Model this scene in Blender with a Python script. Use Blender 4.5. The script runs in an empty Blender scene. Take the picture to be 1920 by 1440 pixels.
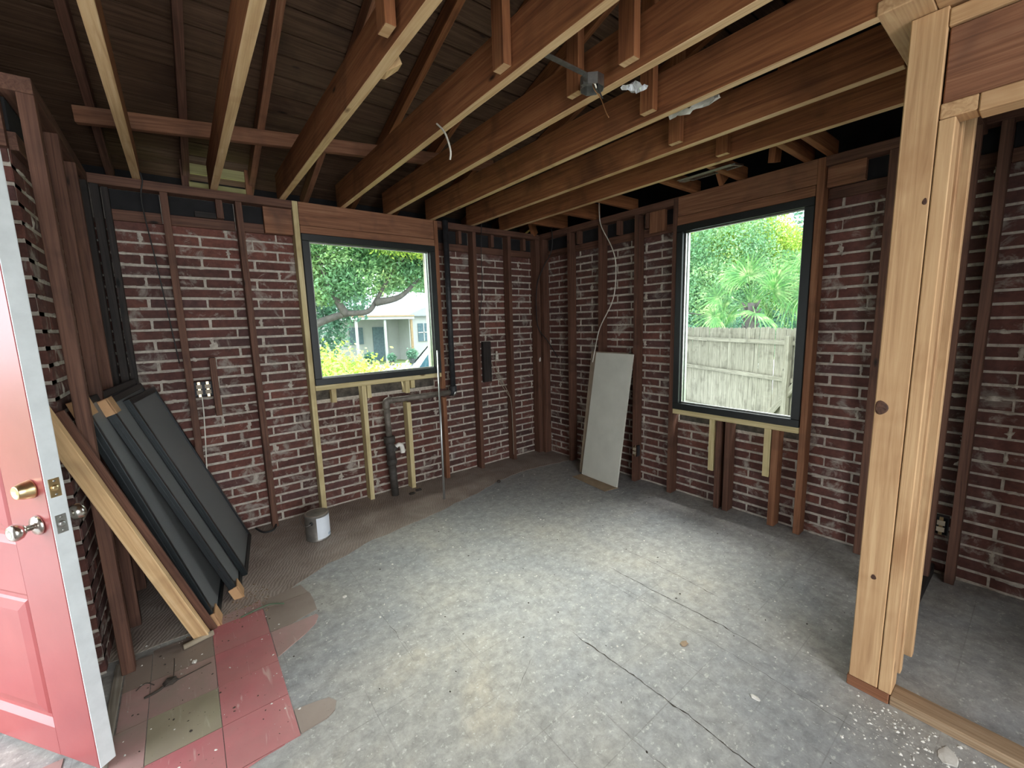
import bpy, bmesh, math, random
import numpy as np
from mathutils import Vector, Matrix, noise
random.seed(7); np.random.seed(7)
S = bpy.context.scene
COL = S.collection
# ------------------------------------------------------------ camera, sky, light, exposure
cam = bpy.data.objects.new('camera', bpy.data.cameras.new('camera')); COL.objects.link(cam)
Rt = Vector((0.78653588, -0.61684559, -0.02937388)); Up = Vector((0.11145738, 0.09501259, 0.98921679)); Fw = Vector((0.60740313, 0.78132843, -0.1434828))
M = Matrix((Rt, Up, -Fw)).transposed().to_4x4(); M.translation = (-3.1831, -3.54011, 1.5016)
cam.matrix_world = M
cam.data.sensor_width = 36; cam.data.lens = 787.77 * 36 / 1920
cam.data.clip_start = 0.02; cam.data.clip_end = 300
S.camera = cam
S.view_settings.view_transform = 'Standard'; S.view_settings.look = 'None'; S.view_settings.gamma = 1
S.view_settings.use_curve_mapping = False
S.view_settings.exposure = 0.5
w = bpy.data.worlds.new('sky'); S.world = w; w.use_nodes = True
bg = w.node_tree.nodes['Background']; bg.inputs[0].default_value = (0.86, 0.94, 1.0, 1); bg.inputs[1].default_value = 5.3
def area(name, loc, target, sx, sy, power, col):
    l = bpy.data.lights.new(name, 'AREA'); l.shape = 'RECTANGLE'; l.size = sx; l.size_y = sy; l.energy = power; l.color = col
    o = bpy.data.objects.new(name, l); COL.objects.link(o); o.location = loc
    o.rotation_euler = (Vector(target) - Vector(loc)).to_track_quat('-Z', 'Y').to_euler()
    return o
area('added_lamp_above_side_window', (2.3, -2.1, 4.3), (-0.9, -2.1, 0.2), 2.2, 2.0, 1120, (1.0, 0.975, 0.93))  # added area lamp outside, above view, boosts light through the side window
area('added_lamp_above_back_window', (-1.9, 2.3, 4.4), (-1.95, -1.2, 0.2), 2.4, 2.0, 800, (0.98, 1.0, 0.90))  # another added lamp out of view, strengthens light entering by the back window
area('added_lamp_at_entry_door', (-4.75, -1.75, 1.5), (-3.2, -1.95, 1.0), 0.9, 1.8, 7, (0.95, 0.98, 1.0))  # lamp added outside the doorway to brighten the door face and nearby floor
area('rear_fill_lamp', (-3.0, -5.8, 1.8), (-2.4, -2.9, 0.0), 2.2, 1.2, 44, (1.0, 0.98, 0.95))  # added fill lamp behind the camera, tilted down at the floor

# ------------------------------------------------------------ materials
def newmat(n):
    m = bpy.data.materials.new(n); m.use_nodes = True
    return m, m.node_tree.nodes, m.node_tree.links, m.node_tree.nodes['Principled BSDF']
def N(ns, t, **k):
    n = ns.new(t)
    for a, b in k.items(): setattr(n, a, b)
    return n
def ramp(ns, stops):
    r = ns.new('ShaderNodeValToRGB'); e = r.color_ramp.elements
    while len(e) < len(stops): e.new(0.5)
    for i, (p, c) in enumerate(stops):
        e[i].position = p; e[i].color = (c[0], c[1], c[2], 1) if not isinstance(c, (int, float)) else (c, c, c, 1)
    return r
def mixc(ns, ls, fac, a, b, mode='MIX'):
    m = ns.new('ShaderNodeMix'); m.data_type = 'RGBA'; m.blend_type = mode
    for sock, v in ((m.inputs[0], fac), (m.inputs[6], a), (m.inputs[7], b)):
        if hasattr(v, 'is_output'): ls.new(v, sock)
        elif isinstance(v, (int, float)): sock.default_value = v
        else: sock.default_value = (v[0], v[1], v[2], 1)
    return m.outputs[2]
def coords(ns, ls, scale=(1, 1, 1), rnd=0):
    tc = ns.new('ShaderNodeTexCoord'); mp = ns.new('ShaderNodeMapping'); mp.inputs['Scale'].default_value = scale
    if rnd:
        oi = ns.new('ShaderNodeObjectInfo'); ad = ns.new('ShaderNodeVectorMath'); ad.operation = 'ADD'
        ml = ns.new('ShaderNodeMath'); ml.operation = 'MULTIPLY'; ml.inputs[1].default_value = rnd
        ls.new(oi.outputs['Random'], ml.inputs[0]); ls.new(tc.outputs['Object'], ad.inputs[0]); ls.new(ml.outputs[0], ad.inputs[1])
        ls.new(ad.outputs[0], mp.inputs[0])
    else: ls.new(tc.outputs['Object'], mp.inputs[0])
    return mp.outputs[0]
def noi(ns, ls, vec, scale, detail=4, rough=.55, dist=0):
    n = ns.new('ShaderNodeTexNoise'); n.inputs['Scale'].default_value = scale; n.inputs['Detail'].default_value = detail
    n.inputs['Roughness'].default_value = rough; n.inputs['Distortion'].default_value = dist; ls.new(vec, n.inputs['Vector'])
    return n.outputs[0]
def bump(ns, ls, b, h, s=.3, d=.01):
    n = ns.new('ShaderNodeBump'); n.inputs['Strength'].default_value = s; n.inputs['Distance'].default_value = d
    ls.new(h, n.inputs['Height']); ls.new(n.outputs[0], b.inputs['Normal'])
WOODS = {}
TONES = {  # dark, mid, light, stain
    'new': ((.36, .20, .10), (.52, .32, .165), (.62, .41, .225), (.30, .14, .06)),
    'pale': ((.42, .34, .16), (.60, .49, .26), (.70, .60, .36), (.32, .22, .1)),
    'stud': ((.052, .023, .015), (.12, .056, .037), (.175, .085, .055), (.03, .016, .012)),
    'redstud': ((.13, .052, .024), (.24, .10, .05), (.31, .15, .08), (.08, .035, .02)),
    'header': ((.12, .05, .026), (.24, .105, .056), (.32, .16, .09), (.08, .04, .03)),
    'joist': ((.11, .036, .014), (.23, .085, .032), (.31, .135, .055), (.06, .022, .010)),
    'edge': ((.42, .25, .12), (.58, .38, .20), (.68, .49, .29), (.34, .17, .07)),  # joist and hanger undersides, upward bounce light mixed into the tone
    'deck': ((.042, .021, .011), (.082, .044, .025), (.125, .074, .046), (.025, .013, .009)),
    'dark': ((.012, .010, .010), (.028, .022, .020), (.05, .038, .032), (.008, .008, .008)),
    'grey': ((.16, .13, .10), (.28, .24, .20), (.40, .36, .30), (.08, .07, .05)),
    'fence': ((.065, .058, .043), (.135, .122, .095), (.24, .22, .18), (.035, .03, .02)),
    'worn': ((.17, .11, .065), (.30, .20, .12), (.40, .29, .19), (.10, .07, .045)),
    'plank': ((.46, .27, .13), (.66, .43, .22), (.76, .55, .31), (.26, .16, .08)),
    'slat': ((.22, .20, .09), (.36, .33, .15), (.46, .42, .2), (.12, .1, .05)),
}
def wood(tone, ax):
    k = (tone, ax)
    if k in WOODS: return WOODS[k]
    m, ns, ls, b = newmat('wood_%s_%s' % (tone, 'xyz'[ax])); d, mi, li, st = TONES[tone]
    sc = [26, 26, 26]; sc[ax] = 0.9
    v = coords(ns, ls, tuple(sc), 13)
    g = noi(ns, ls, v, 1.6, 5, .6, 1.6)
    r = ramp(ns, [(.25, d), (.5, mi), (.72, li)]); ls.new(g, r.inputs[0])
    v2 = coords(ns, ls, (3, 3, 3), 29)
    s = noi(ns, ls, v2, 1.0, 3, .6, .4); sr = ramp(ns, [(.52, 0.0), (.78, .75)]); ls.new(s, sr.inputs[0])
    c = mixc(ns, ls, sr.outputs[0], r.outputs[0], st)
    # knots
    sk = [9, 9, 9]; sk[ax] = 3.2
    v3 = coords(ns, ls, tuple(sk), 17)
    vo = ns.new('ShaderNodeTexVoronoi'); vo.inputs['Scale'].default_value = .75; ls.new(v3, vo.inputs['Vector'])
    kr = ramp(ns, [(.035, 1.0), (.085, 0.0)]); ls.new(vo.outputs['Distance'], kr.inputs[0])
    c = mixc(ns, ls, kr.outputs[0], c, tuple(x * .45 for x in st))
    ls.new(c, b.inputs['Base Color']); b.inputs['Roughness'].default_value = .72; b.inputs['Specular IOR Level'].default_value = .3
    bump(ns, ls, b, g, .25, .004)
    WOODS[k] = m; return m
def plain(n, col, rough=.6, metal=0, noisy=.25, scale=12, bumpy=0):
    m, ns, ls, b = newmat(n); v = coords(ns, ls, (1, 1, 1), 7)
    g = noi(ns, ls, v, scale, 5, .6)
    r = ramp(ns, [(.3, tuple(c * (1 - noisy) for c in col)), (.7, tuple(min(1, c * (1 + noisy)) for c in col))]); ls.new(g, r.inputs[0])
    ls.new(r.outputs[0], b.inputs['Base Color']); b.inputs['Roughness'].default_value = rough; b.inputs['Metallic'].default_value = metal
    if bumpy: bump(ns, ls, b, g, bumpy, .01)
    return m
# brick
m, ns, ls, b = newmat('brick_clay')
oi = ns.new('ShaderNodeObjectInfo'); geo = ns.new('ShaderNodeNewGeometry')
mp = ns.new('ShaderNodeMapping'); ls.new(geo.outputs['Position'], mp.inputs[0])
r = ramp(ns, [(0, (.085, .034, .027)), (.35, (.13, .047, .036)), (.7, (.165, .060, .044)), (1, (.11, .050, .046))]); ls.new(oi.outputs['Random'], r.inputs[0])
g1 = noi(ns, ls, mp.outputs[0], 26, 6, .65); gr = ramp(ns, [(.3, .62), (.7, 1.25)]); ls.new(g1, gr.inputs[0])
c = mixc(ns, ls, 1.0, r.outputs[0], gr.outputs[0], 'MULTIPLY')
g2 = noi(ns, ls, mp.outputs[0], 7.5, 8, .68, .6); mr = ramp(ns, [(.545, 0.0), (.65, .85)]); ls.new(g2, mr.inputs[0])
c = mixc(ns, ls, mr.outputs[0], c, (.38, .33, .285))
g3 = noi(ns, ls, mp.outputs[0], 1.3, 3, .6); dr = ramp(ns, [(.35, .5), (.6, 0.0)]); ls.new(g3, dr.inputs[0])
c = mixc(ns, ls, dr.outputs[0], c, (.045, .03, .028))
ls.new(c, b.inputs['Base Color']); b.inputs['Roughness'].default_value = .88; bump(ns, ls, b, g1, .5, .01)
BRICK = m
m, ns, ls, b = newmat('mortar')
geo = ns.new('ShaderNodeNewGeometry'); g1 = noi(ns, ls, geo.outputs['Position'], 30, 6, .7)
r = ramp(ns, [(.28, (.30, .25, .21)), (.5, (.50, .445, .38)), (.75, (.66, .60, .52))]); ls.new(g1, r.inputs[0])
ls.new(r.outputs[0], b.inputs['Base Color']); b.inputs['Roughness'].default_value = .95; bump(ns, ls, b, g1, .8, .012)
MORTAR = m
ROUGH = plain('rough_concrete_edge', (.075, .065, .055), .95, 0, .55, 22, .9)
FELT = plain('black_sheathing', (.009, .008, .009), .9, 0, .4, 9)
# concrete floor
m, ns, ls, b = newmat('worn_concrete')
v = coords(ns, ls)
g = noi(ns, ls, v, 1.1, 8, .62, .3)
r = ramp(ns, [(.28, (.235, .245, .258)), (.44, (.295, .293, .29)), (.60, (.345, .33, .302)), (.72, (.42, .375, .305)), (.82, (.35, .34, .32))]); ls.new(g, r.inputs[0])
g2 = noi(ns, ls, v, 17, 9, .78, .2); r2 = ramp(ns, [(.33, .68), (.67, 1.30)]); ls.new(g2, r2.inputs[0])
c = mixc(ns, ls, 1.0, r.outputs[0], r2.outputs[0], 'MULTIPLY')
g3 = noi(ns, ls, v, 38, 6, .75); r3 = ramp(ns, [(.575, 0.0), (.64, .8)]); ls.new(g3, r3.inputs[0])
c = mixc(ns, ls, r3.outputs[0], c, (.55, .54, .50))
g4 = noi(ns, ls, coords(ns, ls, (1, 1, 1)), 62, 5, .7); r4 = ramp(ns, [(.66, 0.0), (.76, .75)]); ls.new(g4, r4.inputs[0])
c = mixc(ns, ls, r4.outputs[0], c, (.10, .095, .085))
bt = ns.new('ShaderNodeTexBrick'); bt.offset = 0; bt.inputs['Scale'].default_value = 1; bt.inputs['Brick Width'].default_value = .2286; bt.inputs['Row Height'].default_value = .2286
bt.inputs['Mortar Size'].default_value = .0028; bt.inputs['Mortar Smooth'].default_value = .6; ls.new(v, bt.inputs['Vector'])
g5 = noi(ns, ls, v, 2.4, 4, .7); r5 = ramp(ns, [(.45, 0.0), (.62, .38)]); ls.new(g5, r5.inputs[0])
mm = ns.new('ShaderNodeMath'); mm.operation = 'MULTIPLY'; ls.new(bt.outputs['Fac'], mm.inputs[0]); ls.new(r5.outputs[0], mm.inputs[1])
c = mixc(ns, ls, mm.outputs[0], c, (.12, .11, .10))
ls.new(c, b.inputs['Base Color']); b.inputs['Roughness'].default_value = .62; b.inputs['Specular IOR Level'].default_value = .35; bump(ns, ls, b, g2, .25, .01)
CONC = m
# mastic: brown adhesive with trowel ridges
m, ns, ls, b = newmat('old_adhesive')
v = coords(ns, ls); g = noi(ns, ls, v, 3.5, 7, .65, .5)
r = ramp(ns, [(.3, (.215, .165, .14)), (.52, (.305, .245, .21)), (.72, (.40, .34, .29))]); ls.new(g, r.inputs[0])
wv = ns.new('ShaderNodeTexWave'); wv.inputs['Scale'].default_value = 17; wv.inputs['Distortion'].default_value = 9; wv.inputs['Detail'].default_value = 3; wv.inputs['Detail Scale'].default_value = .6
mp = ns.new('ShaderNodeMapping'); mp.inputs['Rotation'].default_value = (0, 0, .5); ls.new(v, mp.inputs[0]); ls.new(mp.outputs[0], wv.inputs['Vector'])
r2 = ramp(ns, [(.2, .9), (.6, 1.06)]); ls.new(wv.outputs[0], r2.inputs[0])
c = mixc(ns, ls, 1.0, r.outputs[0], r2.outputs[0], 'MULTIPLY')
ls.new(c, b.inputs['Base Color']); b.inputs['Roughness'].default_value = .8; bump(ns, ls, b, wv.outputs[0], .3, .004)
MASTIC = m
def tile_mat(n, a, bcol, streak, dust):
    m, ns, ls, b = newmat(n)
    v = coords(ns, ls, (1, 1, 1), 5); g = noi(ns, ls, v, 5, 6, .6)
    r = ramp(ns, [(.3, a), (.7, bcol)]); ls.new(g, r.inputs[0])
    v2 = coords(ns, ls, (34, 3.5, 1), 9); s = noi(ns, ls, v2, 1, 3, .6, .8); sr = ramp(ns, [(.64, 0.0), (.72, .7)]); ls.new(s, sr.inputs[0])
    c = mixc(ns, ls, sr.outputs[0], r.outputs[0], streak)
    g3 = noi(ns, ls, v, 2.6, 8, .7, .3); dr = ramp(ns, [(.40, 0.0), (.66, dust)]); ls.new(g3, dr.inputs[0])
    c = mixc(ns, ls, dr.outputs[0], c, (.27, .215, .18))
    g4 = noi(ns, ls, v, 60, 3, .7); d4 = ramp(ns, [(.68, 0.0), (.75, .8)]); ls.new(g4, d4.inputs[0])
    c = mixc(ns, ls, d4.outputs[0], c, (.08, .05, .045))
    ls.new(c, b.inputs['Base Color']); b.inputs['Roughness'].default_value = .5; bump(ns, ls, b, g3, .15, .004)
    return m
T_RED = tile_mat('red_tile', (.42, .13, .14), (.50, .18, .18), (.62, .42, .38), .35)
T_DUSTY = tile_mat('dusty_red_tile', (.37, .21, .20), (.42, .26, .24), (.5, .38, .34), .85)
T_OLIVE = tile_mat('olive_tile', (.25, .22, .145), (.33, .29, .20), (.42, .38, .28), .5)
T_BROWN = tile_mat('grimy_tile', (.21, .155, .13), (.29, .225, .19), (.35, .30, .26), .9)
# painted door red with glossy coat
m, ns, ls, b = newmat('red_door_paint')
v = coords(ns, ls); g = noi(ns, ls, v, 3, 5, .6); r = ramp(ns, [(.3, (.30, .058, .062)), (.7, (.37, .085, .082))]); ls.new(g, r.inputs[0])
g2 = noi(ns, ls, coords(ns, ls, (1, 1, .4)), 42, 4, .65); r2 = ramp(ns, [(.70, 0.0), (.75, .8)]); ls.new(g2, r2.inputs[0])
c = mixc(ns, ls, r2.outputs[0], r.outputs[0], (.16, .03, .03)); ls.new(c, b.inputs['Base Color']); b.inputs['Roughness'].default_value = .33
b.inputs['Coat Weight'].default_value = .3; b.inputs['Coat Roughness'].default_value = .25; bump(ns, ls, b, g, .1, .01)
DOORRED = m
DOORWHITE = plain('white_door_edge', (.62, .65, .66), .5, 0, .08, 18)
BRASS = plain('worn_brass', (.72, .55, .30), .28, 1, .15, 30); NICKEL = plain('nickel', (.62, .58, .53), .22, 1, .12, 30)
STEEL = plain('galvanised_steel', (.42, .42, .40), .38, 1, .2, 40); IRON = plain('cast_iron', (.06, .052, .046), .7, .2, .4, 25, .3)
BLACKIRON = plain('black_pipe', (.035, .036, .04), .55, .3, .4, 25, .2); PVC = plain('white_pvc', (.75, .72, .66), .4)
CONDUIT = plain('zinc_conduit', (.55, .57, .57), .35, .9, .1, 20)
FRAMEBLK = plain('black_window_frame', (.009, .011, .011), .42, 0, .2, 20)
BLACKMETAL = plain('black_screen_frame', (.012, .016, .018), .38, .2, .2, 20)
CARD = plain('cardboard', (.52, .30, .15), .8, 0, .1, 20); CARD2 = plain('tan_board', (.30, .215, .14), .85, 0, .2, 14)
WBOARD = plain('white_panel', (.60, .59, .52), .5, 0, .06, 6); WBOARD2 = plain('brown_panel_back', (.25, .19, .135), .7, 0, .2, 9)
CABW = plain('white_cable_jacket', (.66, .62, .54), .55); CABB = plain('black_cable', (.02, .018, .018), .6); CABT = plain('tan_cable', (.33, .27, .2), .6)
COPPER = plain('copper_wire', (.55, .28, .14), .35, 1)
CHIPW = plain('plaster_white', (.62, .59, .54), .9); CHIPD = plain('dirt_dark', (.045, .035, .028), .95)
m, ns, ls, b = newmat('crumpled_foil'); b.inputs['Base Color'].default_value = (.85, .87, .9, 1); b.inputs['Metallic'].default_value = .55; b.inputs['Roughness'].default_value = .3
FOIL = m
def glassmat(n, tint, refl):
    m, ns, ls, b = newmat(n); out = ns['Material Output']; ns.remove(b)
    t = ns.new('ShaderNodeBsdfTransparent'); t.inputs[0].default_value = (*tint, 1)
    gl = ns.new('ShaderNodeBsdfGlossy'); gl.inputs['Roughness'].default_value = .02
    f = ns.new('ShaderNodeFresnel'); f.inputs[0].default_value = 1.45
    ml = ns.new('ShaderNodeMath'); ml.operation = 'MULTIPLY'; ml.inputs[1].default_value = refl; ls.new(f.outputs[0], ml.inputs[0])
    mx = ns.new('ShaderNodeMixShader'); ls.new(ml.outputs[0], mx.inputs[0]); ls.new(t.outputs[0], mx.inputs[1]); ls.new(gl.outputs[0], mx.inputs[2]); ls.new(mx.outputs[0], out.inputs[0])
    return m
GLASS = glassmat('window_glass', (.97, 1, .98), .7)
m, ns, ls, b = newmat('insect_mesh'); out = ns['Material Output']
t = ns.new('ShaderNodeBsdfTransparent'); mx = ns.new('ShaderNodeMixShader'); mx.inputs[0].default_value = .72
b.inputs['Base Color'].default_value = (.21, .215, .22, 1); b.inputs['Roughness'].default_value = .5
ls.new(t.outputs[0], mx.inputs[1]); ls.new(b.outputs[0], mx.inputs[2]); ls.new(mx.outputs[0], out.inputs[0])
MESHM = m
def leafmat(n, a, bcol, cc, scale=.8):
    m, ns, ls, b = newmat(n); geo = ns.new('ShaderNodeNewGeometry')
    g = noi(ns, ls, geo.outputs['Position'], scale, 4, .7); 
    r = ramp(ns, [(.3, a), (.5, bcol), (.72, cc)]); ls.new(g, r.inputs[0])
    ml = ramp(ns, [(0, .55), (1, 1.45)]); ls.new(geo.outputs['Random Per Island'], ml.inputs[0])
    c = mixc(ns, ls, 1.0, r.outputs[0], ml.outputs[0], 'MULTIPLY')
    ls.new(c, b.inputs['Base Color']); b.inputs['Roughness'].default_value = .5
    tr = ns.new('ShaderNodeBsdfTranslucent'); ls.new(c, tr.inputs[0]); mx = ns.new('ShaderNodeMixShader'); mx.inputs[0].default_value = .35
    ls.new(b.outputs[0], mx.inputs[1]); ls.new(tr.outputs[0], mx.inputs[2]); ls.new(mx.outputs[0], ns['Material Output'].inputs[0])
    return m
LEAF1 = leafmat('leaf_oak', (.09, .21, .12), (.20, .38, .18), (.44, .54, .20))
LEAF2 = leafmat('leaf_yellow', (.20, .36, .07), (.36, .50, .08), (.52, .55, .10), 1.5)
LEAF3 = leafmat('leaf_blue', (.08, .19, .13), (.14, .28, .19), (.20, .36, .20))
LEAFP = leafmat('leaf_palm', (.03, .11, .035), (.10, .25, .06), (.40, .48, .22), 3.5)
BARK = plain('bark', (.075, .065, .06), .9, 0, .35, 9, .6)
GRASS = plain('ground_grass', (.16, .22, .08), .95, 0, .4, 4); PAVE = plain('pale_driveway', (.30, .30, .29), .9, 0, .1, 3)
HWHITE = plain('white_siding', (.42, .42, .41), .7, 0, .05, 3); HROOF = plain('pale_roof', (.30, .32, .34), .9, 0, .1, 6); HWIN = plain('blue_window', (.10, .15, .18), .2)
CARW = plain('white_car_paint', (.45, .46, .47), .3); CARG = plain('car_glass', (.03, .07, .10), .1); RUB = plain('tyre', (.02, .02, .02), .8)
HTAN = plain('tan_trim', (.32, .22, .12), .7)

# ------------------------------------------------------------ helpers
def link(n, me, mat=None, parent=None):
    o = bpy.data.objects.new(n, me); COL.objects.link(o)
    if mat is not None and me is not None and not me.materials: me.materials.append(mat)
    if parent is not None: o.parent = parent
    return o
def tag(o, label=None, cat=None, group=None, kind=None):
    if label: o['label'] = label
    if cat: o['category'] = cat
    if group: o['group'] = group
    if kind: o['kind'] = kind
    return o
def empty(n, loc=(0, 0, 0)):
    o = bpy.data.objects.new(n, None); COL.objects.link(o); o.location = loc; o.empty_display_size = .1; return o
def pydata(n, v, f, mat=None, parent=None, loc=(0, 0, 0), smooth=False):
    me = bpy.data.meshes.new(n); me.from_pydata([tuple(a) for a in v], [], f); me.update()
    if smooth: me.polygons.foreach_set('use_smooth', [True] * len(me.polygons))
    o = link(n, me, mat, parent); o.location = loc; return o
def cuboid(lo, hi):
    x0, y0, z0 = lo; x1, y1, z1 = hi
    v = [(x0, y0, z0), (x1, y0, z0), (x1, y1, z0), (x0, y1, z0), (x0, y0, z1), (x1, y0, z1), (x1, y1, z1), (x0, y1, z1)]
    f = [(0, 3, 2, 1), (4, 5, 6, 7), (0, 1, 5, 4), (1, 2, 6, 5), (2, 3, 7, 6), (3, 0, 4, 7)]
    return v, f
def bevmesh(n, dims, bev, jit=0):
    bm = bmesh.new(); bmesh.ops.create_cube(bm, size=1, matrix=Matrix.Diagonal((*dims, 1)))
    if bev: bmesh.ops.bevel(bm, geom=bm.edges[:], offset=min(bev, min(dims) * .3), segments=1, affect='EDGES')
    if jit:
        for v in bm.verts: v.co += Vector([random.uniform(-jit, jit) for _ in range(3)])
    me = bpy.data.meshes.new(n); bm.to_mesh(me); bm.free(); return me
def box(n, x0, x1, y0, y1, z0, z1, mat, parent=None, bev=.002, jit=0):
    """mat = material or wood tone; grain runs along the longest side"""
    d = (abs(x1 - x0), abs(y1 - y0), abs(z1 - z0)); me = bevmesh(n, d, bev, jit)
    if isinstance(mat, str): mat = wood(mat, d.index(max(d)))
    o = link(n, me, mat, parent); o.location = ((x0 + x1) / 2, (y0 + y1) / 2, (z0 + z1) / 2); return o
def beam(n, p0, p1, wd, th, mat, parent=None, upv=(0, 0, 1), bev=.002):
    """board between two points; wd across, th along upv"""
    p0 = Vector(p0); p1 = Vector(p1); d = p1 - p0; L = d.length; x = d.normalized(); z = Vector(upv); z = (z - x * z.dot(x)).normalized(); y = z.cross(x)
    me = bevmesh(n, (L, wd, th), bev)
    if isinstance(mat, str): mat = wood(mat, 0)
    o = link(n, me, mat, parent); mw = Matrix((x, y, z)).transposed().to_4x4(); mw.translation = (p0 + p1) / 2; o.matrix_local = mw; return o
def tube_data(pts, r, seg=10, caps=True):
    pts = [Vector(p) for p in pts]; rs = r if isinstance(r, (list, tuple)) else [r] * len(pts); V = []; F = []; prev = None
    for i, p in enumerate(pts):
        t = (pts[min(i + 1, len(pts) - 1)] - pts[max(i - 1, 0)]).normalized()
        if prev is None: a = t.orthogonal().normalized()
        else: a = (prev - t * prev.dot(t)); a = a.normalized() if a.length > 1e-6 else t.orthogonal().normalized()
        prev = a; bb = t.cross(a)
        for k in range(seg):
            q = 2 * math.pi * k / seg; V.append(p + (a * math.cos(q) + bb * math.sin(q)) * rs[i])
    for i in range(len(pts) - 1):
        for k in range(seg):
            k2 = (k + 1) % seg; F.append((i * seg + k, i * seg + k2, (i + 1) * seg + k2, (i + 1) * seg + k))
    if caps: F.append(tuple(range(seg))[::-1]); F.append(tuple((len(pts) - 1) * seg + k for k in range(seg)))
    return V, F
def tube(n, pts, r, mat, parent=None, seg=10):
    V, F = tube_data(pts, r, seg); return pydata(n, V, F, mat, parent, smooth=True)
def smoothpts(pts, n=6):
    P = [Vector(p) for p in pts]; out = []
    for i in range(len(P) - 1):
        a = P[max(i - 1, 0)]; b = P[i]; c = P[i + 1]; d = P[min(i + 2, len(P) - 1)]
        for k in range(n):
            t = k / n; out.append(.5 * ((2 * b) + (c - a) * t + (2 * a - 5 * b + 4 * c - d) * t * t + (3 * b - a - 3 * c + d) * t ** 3))
    out.append(P[-1]); return out
def lathe(n, prof, mat, parent=None, seg=20, origin=(0, 0, 0), axis=(0, 0, 1)):
    """prof: (radius, height along axis)"""
    ax = Vector(axis).normalized(); a = ax.orthogonal().normalized(); bb = ax.cross(a); o = Vector(origin); V = []; F = []
    for r, h in prof:
        for k in range(seg):
            q = 2 * math.pi * k / seg; V.append(o + ax * h + (a * math.cos(q) + bb * math.sin(q)) * r)
    for i in range(len(prof) - 1):
        for k in range(seg):
            k2 = (k + 1) % seg; F.append((i * seg + k, i * seg + k2, (i + 1) * seg + k2, (i + 1) * seg + k))
    F.append(tuple(range(seg))[::-1]); F.append(tuple((len(prof) - 1) * seg + k for k in range(seg)))
    return pydata(n, V, F, mat, parent, smooth=True)
def multi(n, boxes, mat, parent=None, kind=None):
    V = []; F = []
    for lo, hi in boxes:
        v, f = cuboid(lo, hi); k = len(V); V += v; F += [tuple(i + k for i in q) for q in f]
    o = pydata(n, V, F, mat, parent)
    if kind: o['kind'] = kind
    return o

# ------------------------------------------------------------ floor
floor = pydata('floor', *cuboid((-5.2, -6.0, -.16), (.25, .25, 0)), CONC); floor['kind'] = 'structure'
def wobble(poly, step=.05, amp=.012, seed=1):
    out = []; n = len(poly)
    for i in range(n):
        a = Vector((*poly[i], 0)); b_ = Vector((*poly[(i + 1) % n], 0)); k = max(1, int((b_ - a).length / step))
        for j in range(k):
            p = a.lerp(b_, j / k); q = noise.noise_vector(Vector((p.x * 9 + seed, p.y * 9, 3.3))); out.append((p.x + q.x * amp * 2, p.y + q.y * amp * 2))
    return out
def slab(n, poly, z0, z1, mat, parent):
    k = len(poly); cx = sum(p[0] for p in poly) / k; cy = sum(p[1] for p in poly) / k
    bm = bmesh.new(); vs = [bm.verts.new((p[0] - cx, p[1] - cy, z1)) for p in poly]; lo = [bm.verts.new((p[0] - cx, p[1] - cy, z0)) for p in poly]
    top = bm.faces.new(vs)
    for i in range(k): bm.faces.new((vs[i], lo[i], lo[(i + 1) % k], vs[(i + 1) % k]))
    bmesh.ops.triangulate(bm, faces=[top]); bmesh.ops.recalc_face_normals(bm, faces=bm.faces[:])
    me = bpy.data.meshes.new(n); bm.to_mesh(me); bm.free(); o = link(n, me, mat, parent); o.location = (cx, cy, 0); return o
mast = [(-5.0, -1.0), (-3.62, -1.0), (-3.62, -1.0), (-3.2, -.99), (-2.99, -.98), (-2.86, -.93), (-2.6, -.80), (-2.26, -.69), (-1.7, -.60), (-1.25, -.5), (-.93, -.38), (-.5, -.33), (0.0, -.42), (.09, -.4), (.09, .1), (-5.0, .1)]
o = slab('adhesive_patch', wobble(mast, .06, .012, 4), 0, .0022, MASTIC, floor)
# vinyl tiles (9 inch): columns x, rows y
G = .2286; X0 = -3.453
def tl(i, j, mat, dz=0, poly=None):
    x0 = X0 + G * i; y1 = -1.037 - G * j; q = .0012
    p = poly or [(x0 + q, y1 - G + q), (x0 + G - q, y1 - G + q), (x0 + G - q, y1 - q), (x0 + q, y1 - q)]
    o = slab('tile', p, 0, .0034 + dz, mat, floor); return o
xa = X0
tl(-1, 1, T_DUSTY, 0, [(-3.545, -1.494), (-3.4545, -1.494), (-3.4545, -1.268), (-3.545, -1.268)])
tl(-1, 2, T_DUSTY, .0003, [(-3.56, -1.722), (-3.4545, -1.722), (-3.4545, -1.497), (-3.55, -1.497)])
tl(-1, 0, T_BROWN, 0, [(-3.545, -1.265), (-3.4545, -1.265), (-3.4545, -1.06), (-3.545, -1.06)])
tl(-1, 3, T_DUSTY); tl(-1, 4, T_DUSTY)
tl(0, 0, T_BROWN); tl(0, 1, T_DUSTY, .0004); tl(0, 2, T_OLIVE, .0002); tl(0, 3, T_RED)
tl(0, 4, T_RED, 0, [(-3.452, -2.17), (-3.38, -2.12), (-3.30, -2.07), (-3.226, -2.0), (-3.226, -1.9525), (-3.452, -1.9525)])
tl(1, -1, T_DUSTY, 0, [(-3.223, -1.035), (-2.998, -1.035), (-2.998, -.93), (-3.05, -.96), (-3.13, -.95), (-3.223, -.985)])
tl(1, 0, T_RED); tl(1, 1, T_RED, .0003); tl(1, 2, T_RED); tl(1, 3, T_RED, .0002)
tl(1, 4, T_RED, 0, [(-3.223, -1.998), (-3.19, -1.965), (-3.12, -1.955), (-3.05, -1.953), (-3.223, -1.953)])
tl(2, 0, T_BROWN, 0, [(-2.994, -1.262), (-2.90, -1.262), (-2.80, -1.235), (-2.768, -1.225), (-2.762, -1.13), (-2.765, -1.04), (-2.994, -1.04)])
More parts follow.
